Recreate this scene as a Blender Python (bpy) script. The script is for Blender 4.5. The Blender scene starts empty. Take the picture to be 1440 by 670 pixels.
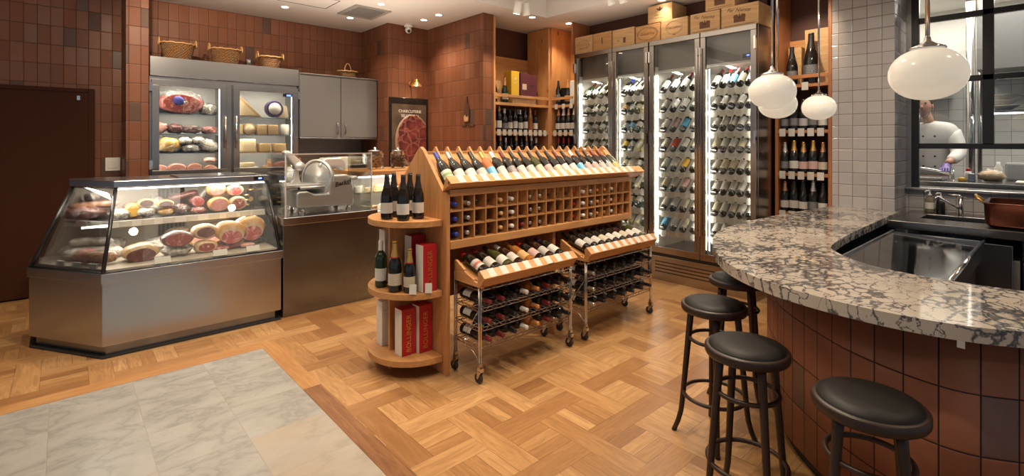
import bpy, math, random
from mathutils import Vector, Matrix, Quaternion, noise
random.seed(7)
sc = bpy.context.scene
col = sc.collection
R = math.radians
PI = math.pi

# ---------------------------------------------------------------- camera
EYE = 1.5
TH = math.atan2(777, 700)
cam = bpy.data.cameras.new('camera')
camo = bpy.data.objects.new('camera', cam)
col.objects.link(camo)
cam.sensor_fit = 'HORIZONTAL'; cam.sensor_width = 36.0
cam.lens = 700 / 1440 * 36
cam.shift_y = -(335 - 202) / 1440
cam.clip_start = 0.05; cam.clip_end = 60
camo.location = (0, 0, EYE)
camo.rotation_euler = (PI / 2, 0, TH - PI / 2)
sc.camera = camo

# ---------------------------------------------------------------- world and exposure
w = bpy.data.worlds.new('world'); sc.world = w; w.use_nodes = True
bg = w.node_tree.nodes['Background']
bg.inputs[0].default_value = (0.80, 0.88, 1.0, 1); bg.inputs[1].default_value = 0.30
sc.view_settings.view_transform = 'Standard'
sc.view_settings.look = 'None'
sc.view_settings.exposure = 0.12
sc.view_settings.gamma = 1.0
sc.view_settings.use_curve_mapping = False
try:
    sc.cycles.use_denoising = True
    sc.cycles.max_bounces = 7; sc.cycles.diffuse_bounces = 3; sc.cycles.glossy_bounces = 4
    sc.cycles.transmission_bounces = 6; sc.cycles.transparent_max_bounces = 16
    sc.cycles.caustics_reflective = False; sc.cycles.caustics_refractive = False
    sc.cycles.sample_clamp_indirect = 4.0
except Exception: pass

WARM = (1.0, 0.80, 0.58); NEUT = (1.0, 0.88, 0.74); COOL = (0.86, 0.92, 1.0)
def spot(loc, target, power, size=75, blend=.6, colr=WARM, rad=.04):
    l = bpy.data.lights.new('spot', 'SPOT'); l.energy = power; l.color = colr
    l.spot_size = R(size); l.spot_blend = blend; l.shadow_soft_size = rad
    o = bpy.data.objects.new('spot_light', l); col.objects.link(o); o.location = loc
    o.rotation_euler = (Vector(target) - Vector(loc)).to_track_quat('-Z', 'Y').to_euler()
    return o
def area(loc, target, power, sx, sy, colr=NEUT, spread=180):
    l = bpy.data.lights.new('area', 'AREA'); l.energy = power; l.color = colr
    l.shape = 'RECTANGLE'; l.size = sx; l.size_y = sy; l.spread = R(spread)
    o = bpy.data.objects.new('area_light', l); col.objects.link(o); o.location = loc
    o.rotation_euler = (Vector(target) - Vector(loc)).to_track_quat('-Z', 'Y').to_euler()
    return o

CEIL = 3.06
# recessed downlights: position, power
DOWN = [(1.88, 5.96, 22), (2.64, 5.93, 20), (2.64, 5.12, 60), (3.375, 5.407, 30), (3.38, 5.08, 22),
        (4.30, 4.40, 26), (4.87, 4.306, 26), (4.83, 2.93, 6)]
# rest of the shop's ceiling, behind and beside the camera
DOWN_OFF = [(1.2, 1.2, 60), (2.6, -0.6, 20), (-0.2, 2.6, 60), (1.6, 3.4, 70), (-0.9, 4.6, 40),
            (0.3, -1.2, 30), (3.5, 2.0, 80), (3.9, -0.6, 24), (2.5, 1.5, 60), (0.6, 5.2, 50), (4.4, .4, 30)]
for x, y, p in DOWN: spot((x, y, CEIL - .03), (x, y, 0), p * 1.5, 110, .8)
for x, y, p in DOWN_OFF: spot((x, y, CEIL - .03), (x, y, 0), p * 1.25, 125, .9)
# track spots aimed at the wine displays
spot((3.74, 4.05, 2.9), (3.71, 4.9, 1.9), 40, 45, .7)
spot((3.3, 2.25, 3.03), (3.2, 2.75, 1.0), 62, 80, .8, rad=.025)
spot((2.2, 2.2, 3.03), (2.2, 2.75, 1.0), 58, 80, .8, rad=.025)
spot((4.3, 3.1, 2.9), (3.6, 2.7, 1.2), 30, 60, .7)
spot((1.5, 2.9, 3.03), (1.7, 2.95, .5), 60, 60, .7, rad=.03)
spot((0.6, 3.2, 3.0), (0.8, 4.9, .9), 120, 70, .8)
spot((0.4, 4.9, 3.0), (1.3, 6.5, 2.3), 90, 80, .9)
spot((4.75, 1.66, 3.0), (5.45, 1.68, 2.35), 45, 62, .8, WARM)
spot((3.4, 0.6, 3.0), (5.2, 1.2, 1.6), 60, 60, .9, NEUT)
area((2.2, 2.2, 3.0), (2.2, 2.2, 0), 22, 3.0, 3.0)
area((1.4, 4.3, 2.45), (1.4, 4.3, 3.06), 42, 3.4, 2.6, (1, .86, .70))  # upward area light added to brighten the ceiling, no fixture there
area((3.6, 2.6, 2.5), (3.6, 2.6, 3.06), 16, 2.0, 2.4, (1, .86, .70))  # second added uplight, unseen, lifts the ceiling above the rack
area((0.2, 4.2, 3.0), (0.2, 5.2, 0), 26, 1.6, 1.2)

# ---------------------------------------------------------------- materials
class NT:
    def __init__(s, name):
        s.m = bpy.data.materials.new(name); s.m.use_nodes = True
        s.t = s.m.node_tree; s.n = s.t.nodes; s.n.clear()
        s.out = s.n.new('ShaderNodeOutputMaterial')
    def node(s, typ, ins=None, **kw):
        n = s.n.new(typ)
        for k, v in kw.items(): setattr(n, k, v)
        for k, v in (ins or {}).items():
            sock = n.inputs[k]
            if isinstance(v, bpy.types.NodeSocket): s.t.links.new(v, sock)
            else:
                if isinstance(v, (tuple, list)) and len(v) == 3 and sock.type == 'RGBA': v = (*v, 1)
                sock.default_value = v
        return n
    def math(s, op, a, b=0.0, c=0.0):
        return s.node('ShaderNodeMath', {0: a, 1: b, 2: c}, operation=op).outputs[0]
    def mix(s, f, a, b):
        n = s.node('ShaderNodeMix', data_type='RGBA')
        for i, v in ((0, f), (6, a), (7, b)):
            if isinstance(v, bpy.types.NodeSocket): s.t.links.new(v, n.inputs[i])
            else: n.inputs[i].default_value = (*v, 1) if isinstance(v, tuple) and len(v) == 3 else v
        return n.outputs[2]
    def ramp(s, f, stops, interp='LINEAR'):
        n = s.node('ShaderNodeValToRGB', {0: f}); r = n.color_ramp; r.interpolation = interp
        while len(r.elements) < len(stops): r.elements.new(.5)
        for e, (p, c) in zip(r.elements, stops): e.position = p; e.color = (*c, 1) if len(c) == 3 else c
        return n.outputs[0]
    def bsdf(s, **kw):
        b = s.node('ShaderNodeBsdfPrincipled')
        names = dict(color='Base Color', rough='Roughness', metal='Metallic', normal='Normal', emit='Emission Color', es='Emission Strength',
                     coat='Coat Weight', coatr='Coat Roughness', spec='Specular IOR Level', trans='Transmission Weight', ior='IOR', aniso='Anisotropic', alpha='Alpha', sss='Subsurface Weight')
        for k, v in kw.items():
            sock = b.inputs[names[k]]
            if isinstance(v, bpy.types.NodeSocket): s.t.links.new(v, sock)
            else: sock.default_value = (*v, 1) if isinstance(v, tuple) and len(v) == 3 and sock.type == 'RGBA' else v
        s.t.links.new(b.outputs[0], s.out.inputs[0])
        return b
    def bump(s, h, strength=.3, dist=.01):
        return s.node('ShaderNodeBump', {'Height': h, 'Strength': strength, 'Distance': dist}).outputs[0]
    def sepobj(s, kind='Object'):
        tc = s.node('ShaderNodeTexCoord'); return tc.outputs[kind]
    def noise(s, vec, scale=5, detail=3, rough=.5, dist=0.0):
        return s.node('ShaderNodeTexNoise', {'Vector': vec, 'Scale': scale, 'Detail': detail, 'Roughness': rough, 'Distortion': dist}).outputs[0]
    def scale(s, vec, v):
        return s.node('ShaderNodeVectorMath', {0: vec, 1: v}, operation='MULTIPLY').outputs[0]
    def sep(s, vec):
        n = s.node('ShaderNodeSeparateXYZ', {0: vec}); return n.outputs
    def comb(s, x=0.0, y=0.0, z=0.0):
        return s.node('ShaderNodeCombineXYZ', {0: x, 1: y, 2: z}).outputs[0]
    def wnoise(s, vec, out=0):
        return s.node('ShaderNodeTexWhiteNoise', {'Vector': vec}, noise_dimensions='3D').outputs[out]

def plain(name, c, rough=.5, metal=0.0, **kw):
    t = NT(name); t.bsdf(color=tuple(c), rough=rough, metal=metal, **kw); return t.m

def wood(name, c1, c2, axis=0, scale=1.0, rough=.42, knots=True, coat=0.0):
    t = NT(name); v = t.sepobj()
    s = [9.0, 9.0, 9.0]; s[axis] = .9
    v2 = t.scale(v, tuple(k * scale for k in s))
    n1 = t.noise(v2, 2.2, 5, .6, 1.2)
    s3 = [60.0, 60.0, 60.0]; s3[axis] = 2.0
    n2 = t.noise(t.scale(v, tuple(s3)), 1.5, 3, .6)
    f = t.math('ADD', t.math('MULTIPLY', n1, .75), t.math('MULTIPLY', n2, .25))
    c = t.ramp(f, [(.34, c2), (.5, tuple((a + b) / 2 for a, b in zip(c1, c2))), (.62, c1)])
    if knots:
        sk = [5.0, 5.0, 5.0]; sk[axis] = 1.8
        vo = t.node('ShaderNodeTexVoronoi', {'Vector': t.scale(v, tuple(sk)), 'Scale': 1.0}).outputs[0]
        k = t.ramp(vo, [(.045, (1, 1, 1)), (.075, (0, 0, 0))])
        c = t.mix(k, c, tuple(x * .35 for x in c2))
    t.bsdf(color=c, rough=rough, normal=t.bump(n2, .08, .002), coat=coat, coatr=.2)
    return t.m

def steel(name, c=(.58, .56, .53), axis=0, rough=.3, var=.12):
    t = NT(name); v = t.sepobj()
    s = [220.0, 220.0, 220.0]; s[axis] = 1.2
    n = t.noise(t.scale(v, tuple(s)), 1.0, 2, .5)
    big = t.noise(v, 1.6, 3, .5)
    r = t.math('ADD', t.math('MULTIPLY', big, var), rough - var / 2)
    col_ = t.mix(big, tuple(k * .88 for k in c), tuple(min(1, k * 1.08) for k in c))
    t.bsdf(color=col_, rough=r, metal=1.0, normal=t.bump(n, .05, .001))
    return t.m

def pane(name, tint=(.97, .98, .97), refl=1.0, rough=0.0):
    t = NT(name)
    fr = t.node('ShaderNodeFresnel', {'IOR': 1.45}).outputs[0]
    fr = t.math('MULTIPLY', fr, refl)
    a = t.node('ShaderNodeBsdfTransparent', {0: tint}).outputs[0]
    b = t.node('ShaderNodeBsdfGlossy', {'Color': (1, 1, 1), 'Roughness': rough}).outputs[0]
    mx = t.node('ShaderNodeMixShader', {0: fr, 1: a, 2: b})
    t.t.links.new(mx.outputs[0], t.out.inputs[0]); return t.m

def tile_mat(name, tw, th, gw, ramp, grout, rough=.5, bump=.4, uv=False, rvar=.2, zo=0.0, uo=0.0, mott=.25, wav=0.0, spec=.5):
    t = NT(name)
    if uv:
        u, v, _ = t.sep(t.sepobj('UV'))[:3]
    else:
        g = t.node('ShaderNodeNewGeometry')
        p = t.sep(g.outputs['Position']); n = t.sep(g.outputs['True Normal'])
        ax = t.math('GREATER_THAN', t.math('ABSOLUTE', n[0]), .5)
        u = t.math('ADD', t.math('MULTIPLY', p[1], ax), t.math('MULTIPLY', p[0], t.math('SUBTRACT', 1.0, ax)))
        v = p[2]
    u = t.math('DIVIDE', t.math('ADD', u, 50 * tw + uo), tw); v = t.math('DIVIDE', t.math('ADD', v, zo), th)
    fu = t.math('FRACT', u); fv = t.math('FRACT', v)
    iu = t.math('FLOOR', u); iv = t.math('FLOOR', v)
    du = t.math('MULTIPLY', t.math('MINIMUM', fu, t.math('SUBTRACT', 1.0, fu)), tw)
    dv = t.math('MULTIPLY', t.math('MINIMUM', fv, t.math('SUBTRACT', 1.0, fv)), th)
    d = t.math('MINIMUM', du, dv)
    gm = t.node('ShaderNodeMapRange', {0: d, 1: gw * .5, 2: gw * .5 + .0015, 3: 0.0, 4: 1.0}).outputs[0]
    cell = t.comb(iu, iv, 3.3)
    rnd = t.wnoise(cell)
    cc = t.ramp(rnd, ramp, 'CONSTANT')
    pos = t.node('ShaderNodeNewGeometry').outputs['Position']
    mo = t.noise(t.node('ShaderNodeVectorMath', {0: pos, 1: t.scale(t.wnoise(cell, 1), (7, 7, 7))}, operation='ADD').outputs[0], 22, 4, .6)
    cc = t.mix(t.math('MULTIPLY', mo, mott), cc, tuple(k * .45 for k in ramp[0][1]))
    colr = t.mix(gm, grout, cc)
    rr = t.math('ADD', rough, t.math('MULTIPLY', t.math('SUBTRACT', t.wnoise(t.comb(iv, iu, 8.1)), .5), rvar))
    rr = t.math('ADD', t.math('MULTIPLY', t.math('SUBTRACT', 1.0, gm), .4), rr)
    h = t.node('ShaderNodeMapRange', {0: d, 1: 0.0, 2: gw * .5 + .006, 3: 0.0, 4: 1.0}, interpolation_type='SMOOTHSTEP').outputs[0]
    if wav:
        h = t.math('ADD', h, t.math('MULTIPLY', t.noise(pos, 16, 2, .5), wav))
    # each tile leans a little its own way
    tl = t.sep(t.wnoise(cell, 1))
    h = t.math('ADD', h, t.math('MULTIPLY', t.math('MULTIPLY', fu, t.math('SUBTRACT', tl[0], .5)), .5))
    h = t.math('ADD', h, t.math('MULTIPLY', t.math('MULTIPLY', fv, t.math('SUBTRACT', tl[1], .5)), .5))
    t.bsdf(color=colr, rough=rr, normal=t.bump(h, bump, .004), spec=spec)
    return t.m

M = {}

M['terracotta'] = tile_mat('terracotta_tiles', .096, .19, .003,
    [(0, (.200, .070, .031)), (.3, (.178, .062, .028)), (.55, (.215, .078, .036)), (.80, (.190, .072, .037)), (.92, (.225, .092, .050)), (.96, (.10, .055, .038))],
    (.07, .03, .018), .5, .35, rvar=.25, zo=-.012, mott=.35, spec=.35)
M['terracotta_bar'] = tile_mat('terracotta_bar_tiles', .098, .2, .0032,
    [(0, (.33, .125, .068)), (.3, (.285, .108, .060)), (.55, (.36, .14, .078)), (.75, (.30, .12, .072)), (.86, (.21, .12, .09)), (.94, (.15, .095, .085))],
    (.02, .012, .010), .42, .4, uv=True, zo=-.08, mott=.4, rvar=.2, spec=.35)
M['zellige'] = tile_mat('grey_glazed_tiles', .108, .1055, .0032,
    [(0, (.44, .41, .39)), (.3, (.465, .435, .415)), (.6, (.42, .39, .375)), (.8, (.45, .425, .415))],
    (.17, .155, .14), .16, .55, zo=.03, uo=.025, rvar=.12, mott=.12, wav=1.0)
M['white_tiles'] = tile_mat('white_kitchen_tiles', .15, .15, .004, [(0, (.62, .60, .56)), (.5, (.66, .64, .60))], (.25, .24, .22), .2, .4, mott=.05)

# parquet: mansion weave
t = NT('oak_parquet')
g = t.node('ShaderNodeNewGeometry'); p = t.sep(g.outputs['Position'])
PW, SW = .357, .127
px_ = t.math('DIVIDE', t.math('ADD', p[0], 20 * PW - 1.548), PW); py_ = t.math('DIVIDE', t.math('ADD', p[1], 20 * PW - 1.538), PW)
iu, iv = t.math('FLOOR', px_), t.math('FLOOR', py_)
fu, fv = t.math('MULTIPLY', t.math('FRACT', px_), PW), t.math('MULTIPLY', t.math('FRACT', py_), PW)
par = t.math('FRACT', t.math('MULTIPLY', t.math('ADD', iu, iv), .5)); par = t.math('GREATER_THAN', par, .25)
npar = t.math('SUBTRACT', 1.0, par)
inu, inv = t.math('LESS_THAN', fu, SW), t.math('LESS_THAN', fv, SW)
nu, nv = t.math('SUBTRACT', 1.0, inu), t.math('SUBTRACT', 1.0, inv)
cross = t.math('MULTIPLY', inu, inv)
# vertical strip region (runs along Y) : inu & !inv, or cross & par
vert = t.math('ADD', t.math('MULTIPLY', inu, nv), t.math('MULTIPLY', cross, par))
hori = t.math('ADD', t.math('MULTIPLY', inv, nu), t.math('MULTIPLY', cross, npar))
sq = t.math('MULTIPLY', nu, nv)
BW = (PW - SW) / 3
ku = t.math('FLOOR', t.math('DIVIDE', t.math('SUBTRACT', fu, SW), BW)); kv = t.math('FLOOR', t.math('DIVIDE', t.math('SUBTRACT', fv, SW), BW))
ksq = t.math('ADD', t.math('MULTIPLY', ku, par), t.math('MULTIPLY', kv, npar))
pid_v = t.math('ADD', iv, npar); pid_h = t.math('ADD', iu, par)
idv = t.comb(iu, pid_v, 1.5); idh = t.comb(pid_h, iv, 2.5); ids = t.comb(iu, iv, t.math('ADD', 5.5, ksq))
def vsel(a, fa, b, fb, c, fc):
    A = t.node('ShaderNodeVectorMath', {0: a, 'Scale': fa}, operation='SCALE').outputs[0]
    B = t.node('ShaderNodeVectorMath', {0: b, 'Scale': fb}, operation='SCALE').outputs[0]
    Cc = t.node('ShaderNodeVectorMath', {0: c, 'Scale': fc}, operation='SCALE').outputs[0]
    q = t.node('ShaderNodeVectorMath', {0: A, 1: B}, operation='ADD').outputs[0]
    return t.node('ShaderNodeVectorMath', {0: q, 1: Cc}, operation='ADD').outputs[0]
pid = vsel(idv, vert, idh, hori, ids, sq)
rnd = t.wnoise(pid)
# grain direction: along Y for vert and for par squares
alongY = t.math('ADD', vert, t.math('MULTIPLY', sq, par))
gx = t.math('MULTIPLY', p[0], t.math('ADD', 2.2, t.math('MULTIPLY', alongY, 16.0)))
gy = t.math('MULTIPLY', p[1], t.math('ADD', 18.2, t.math('MULTIPLY', alongY, -16.0)))
gv = t.comb(gx, gy, t.math('MULTIPLY', rnd, 37.0))
gn = t.noise(gv, 1.6, 5, .62, 1.6)
base = t.ramp(rnd, [(0, (.38, .195, .075)), (.25, (.48, .265, .108)), (.5, (.55, .325, .145)), (.75, (.43, .23, .09)), (.93, (.30, .145, .056))], 'LINEAR')
cc = t.mix(t.ramp(gn, [(.38, (0, 0, 0)), (.64, (1, 1, 1))]), t.mix(.42, base, (.16, .065, .022)), base)
def edge(f, width, off=0.0):
    return t.math('MINIMUM', f, t.math('SUBTRACT', width, f))
e_v = edge(fu, SW); e_h = edge(fv, SW)
bu = t.math('SUBTRACT', t.math('SUBTRACT', fu, SW), t.math('MULTIPLY', ku, BW)); bv = t.math('SUBTRACT', t.math('SUBTRACT', fv, SW), t.math('MULTIPLY', kv, BW))
e_s1 = t.math('MINIMUM', edge(bu, BW), edge(t.math('SUBTRACT', fv, SW), PW - SW))
e_s2 = t.math('MINIMUM', edge(bv, BW), edge(t.math('SUBTRACT', fu, SW), PW - SW))
e_s = t.math('ADD', t.math('MULTIPLY', e_s1, par), t.math('MULTIPLY', e_s2, npar))
ed = t.math('ADD', t.math('ADD', t.math('MULTIPLY', e_v, vert), t.math('MULTIPLY', e_h, hori)), t.math('MULTIPLY', e_s, sq))
em = t.node('ShaderNodeMapRange', {0: ed, 1: .0004, 2: .0018, 3: .15, 4: 1.0}).outputs[0]
cc = t.mix(em, (.10, .045, .018), cc)
t.bsdf(color=cc, rough=t.math('ADD', .24, t.math('MULTIPLY', gn, .14)), normal=t.bump(t.math('ADD', em, t.math('MULTIPLY', gn, .2)), .12, .002), spec=.45)
M['parquet'] = t.m

# marble floor tiles
t = NT('marble_floor_tiles'); g = t.node('ShaderNodeNewGeometry'); pos = g.outputs['Position']; p = t.sep(pos)
u = t.math('DIVIDE', t.math('ADD', p[0], 7.6 - 1.08), .38); v = t.math('DIVIDE', t.math('ADD', p[1], 7.72 - 3.92), .386)
fu, fv = t.math('FRACT', u), t.math('FRACT', v); cell = t.comb(t.math('FLOOR', u), t.math('FLOOR', v), 1.1)
rnd = t.wnoise(cell); off = t.scale(t.wnoise(cell, 1), (9, 9, 9))
pv = t.node('ShaderNodeVectorMath', {0: t.scale(pos, (1, 1.9, 1)), 1: off}, operation='ADD').outputs[0]
nz = t.noise(pv, 2.6, 6, .6, .5)
vein = t.math('ABSOLUTE', t.math('SUBTRACT', nz, .5))
spots = t.noise(pv, 26, 4, .7)
c = t.ramp(vein, [(0, (.27, .265, .245)), (.03, (.34, .33, .305)), (.13, (.40, .39, .36))])
c = t.mix(t.ramp(spots, [(.60, (0, 0, 0)), (.72, (.7, .7, .7))]), c, (.25, .25, .235))
warm = t.math('MULTIPLY', t.math('GREATER_THAN', rnd, .72), t.noise(pv, 2.1, 2))
c = t.mix(t.math('MULTIPLY', warm, .95), c, (.46, .34, .23))
c = t.mix(t.math('MULTIPLY', rnd, .25), c, (.31, .31, .295))
d = t.math('MINIMUM', t.math('MULTIPLY', t.math('MINIMUM', fu, t.math('SUBTRACT', 1.0, fu)), .38), t.math('MULTIPLY', t.math('MINIMUM', fv, t.math('SUBTRACT', 1.0, fv)), .386))
gm = t.node('ShaderNodeMapRange', {0: d, 1: .0012, 2: .003, 3: 0.0, 4: 1.0}).outputs[0]
c = t.mix(gm, (.33, .30, .26), c)
t.bsdf(color=c, rough=.28, normal=t.bump(gm, .2, .002))
M['floor_marble'] = t.m

# arabescato countertop
t = NT('veined_marble_top'); pos = t.node('ShaderNodeNewGeometry').outputs['Position']
nn = t.node('ShaderNodeTexNoise', {'Vector': pos, 'Scale': 6.0, 'Detail': 5.0, 'Roughness': .6})
dv = t.node('ShaderNodeVectorMath', {0: t.node('ShaderNodeVectorMath', {0: nn.outputs['Color'], 1: (.5, .5, .5)}, operation='SUBTRACT').outputs[0], 'Scale': .30}, operation='SCALE').outputs[0]
pw = t.node('ShaderNodeVectorMath', {0: t.scale(pos, (1.0, 1.7, 1.0)), 1: dv}, operation='ADD').outputs[0]
vo = t.node('ShaderNodeTexVoronoi', {'Vector': pw, 'Scale': 11.0}, feature='DISTANCE_TO_EDGE').outputs[0]
vo2 = t.node('ShaderNodeTexVoronoi', {'Vector': pw, 'Scale': 21.0}, feature='DISTANCE_TO_EDGE').outputs[0]
big = t.noise(pos, 3.4, 3, .5, .6)
thick = t.math('MULTIPLY', t.math('SUBTRACT', big, .385), 1.15)
f1 = t.math('SUBTRACT', 1.0, t.node('ShaderNodeMapRange', {0: vo, 1: 0.0, 2: t.math('MAXIMUM', thick, .035), 3: 0.0, 4: 1.0}).outputs[0])
f2 = t.math('SUBTRACT', 1.0, t.node('ShaderNodeMapRange', {0: vo2, 1: 0.0, 2: .10, 3: 0.0, 4: 1.0}).outputs[0])
f2 = t.math('MULTIPLY', f2, t.ramp(big, [(.5, (0, 0, 0)), (.62, (1, 1, 1))]))
f = t.math('MAXIMUM', f1, t.math('MULTIPLY', f2, .8))
fine = t.noise(pw, 30, 4, .65)
f = t.math('MULTIPLY', f, t.math('ADD', .45, fine))
c = t.ramp(f, [(0, (.52, .465, .395)), (.22, (.42, .375, .325)), (.5, (.19, .175, .17)), (.9, (.07, .066, .07))])
t.bsdf(color=c, rough=.07, spec=.6)
M['arabescato'] = t.m

M['ceiling'] = plain('ceiling_paint', (.70, .66, .62), .7)
M['ceiling_dark'] = plain('ceiling_recess', (.52, .49, .46), .8)
M['brown_paint'] = plain('brown_panel', (.075, .022, .010), .55)
M['door_brown'] = plain('door_brown', (.050, .015, .006), .7, spec=.15)
M['pine'] = wood('pine_boards', (.57, .285, .110), (.41, .175, .056), 2)
M['pine_x'] = wood('pine_boards_along', (.60, .315, .125), (.44, .20, .066), 0)
M['pine_y'] = wood('pine_boards_deep', (.58, .305, .12), (.43, .19, .062), 1)
M['cherry'] = wood('reddish_pine', (.42, .17, .065), (.30, .105, .04), 2)
M['cherry_y'] = wood('reddish_pine_rail', (.46, .19, .07), (.33, .12, .045), 1)
M['dark_oak'] = wood('dark_oak_plank', (.29, .135, .055), (.16, .065, .026), 1, 2.2, .38, False)
M['light_oak_x'] = wood('oak_border_along', (.52, .28, .11), (.38, .18, .065), 0, 1.5, .32, False)
M['light_oak_y'] = wood('oak_border_deep', (.50, .27, .105), (.38, .18, .065), 1, 1.5, .32, False)
M['crate'] = wood('crate_wood', (.62, .40, .20), (.48, .28, .12), 1, 1.0, .6, False)
M['crate2'] = wood('crate_wood_warm', (.56, .32, .13), (.43, .21, .075), 1, 1.0, .6, False)
M['ink'] = plain('crate_ink', (.13, .055, .025), .7)
M['steel'] = steel('brushed_steel', (.37, .355, .335), 2, .23)
M['steel_x'] = steel('brushed_steel_along', (.45, .46, .48), 0, .24)
M['steel_dark'] = steel('dark_steel', (.26, .28, .31), 2, .26)
M['steel_grey'] = plain('grey_satin_steel', (.25, .25, .25), .42, .5)
M['fridge_steel'] = steel('fridge_frame_steel', (.42, .39, .36), 2, .25)
M['chrome'] = plain('chrome', (.72, .70, .67), .12, 1.0)
M['wire'] = plain('chrome_wire', (.62, .57, .51), .22, 1.0)
M['alu'] = plain('polished_aluminium', (.78, .78, .78), .28, .55)
M['black'] = plain('black_gloss', (.012, .011, .010), .25)
M['blackm'] = plain('black_matt', (.02, .018, .016), .6)
M['rubber'] = plain('rubber', (.03, .028, .026), .6)
M['vinyl'] = plain('black_vinyl', (.009, .008, .007), .5, spec=.3)
M['stool_wood'] = wood('dark_bentwood', (.034, .016, .010), (.020, .010, .007), 2, 1.0, .4, False)
M['glass'] = pane('clear_glass', refl=.75)
M['glass_fridge'] = pane('fridge_glass', (.93, .93, .90), refl=.8)
M['glass_win'] = pane('window_glass', (.90, .91, .90), refl=1.3)
M['white_paint'] = plain('white_paint', (.75, .73, .68), .5)
M['interior'] = plain('white_interior', (.72, .70, .65), .4)
M['card'] = plain('price_card', (.58, .56, .50), .6)
M['paper'] = plain('paper_white', (.74, .70, .62), .6)
def emit(name, c, s):
    t = NT(name); t.bsdf(color=c, rough=.4, emit=c, es=s); return t.m
M['led'] = emit('led_strip', (1.0, .93, .82), 9.0); M['led_bright'] = emit('led_strip_bright', (1.0, .94, .85), 26.0)
M['lamp_disc'] = emit('lamp_disc', (1.0, .86, .66), 14.0)
t = NT('opal_glass'); t.bsdf(color=(.55, .52, .46), rough=.15, emit=(1.0, .86, .66), es=.40); M['globe'] = t.m
M['blue_led'] = emit('blue_led', (.1, .2, 1.0), 4.0)

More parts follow.
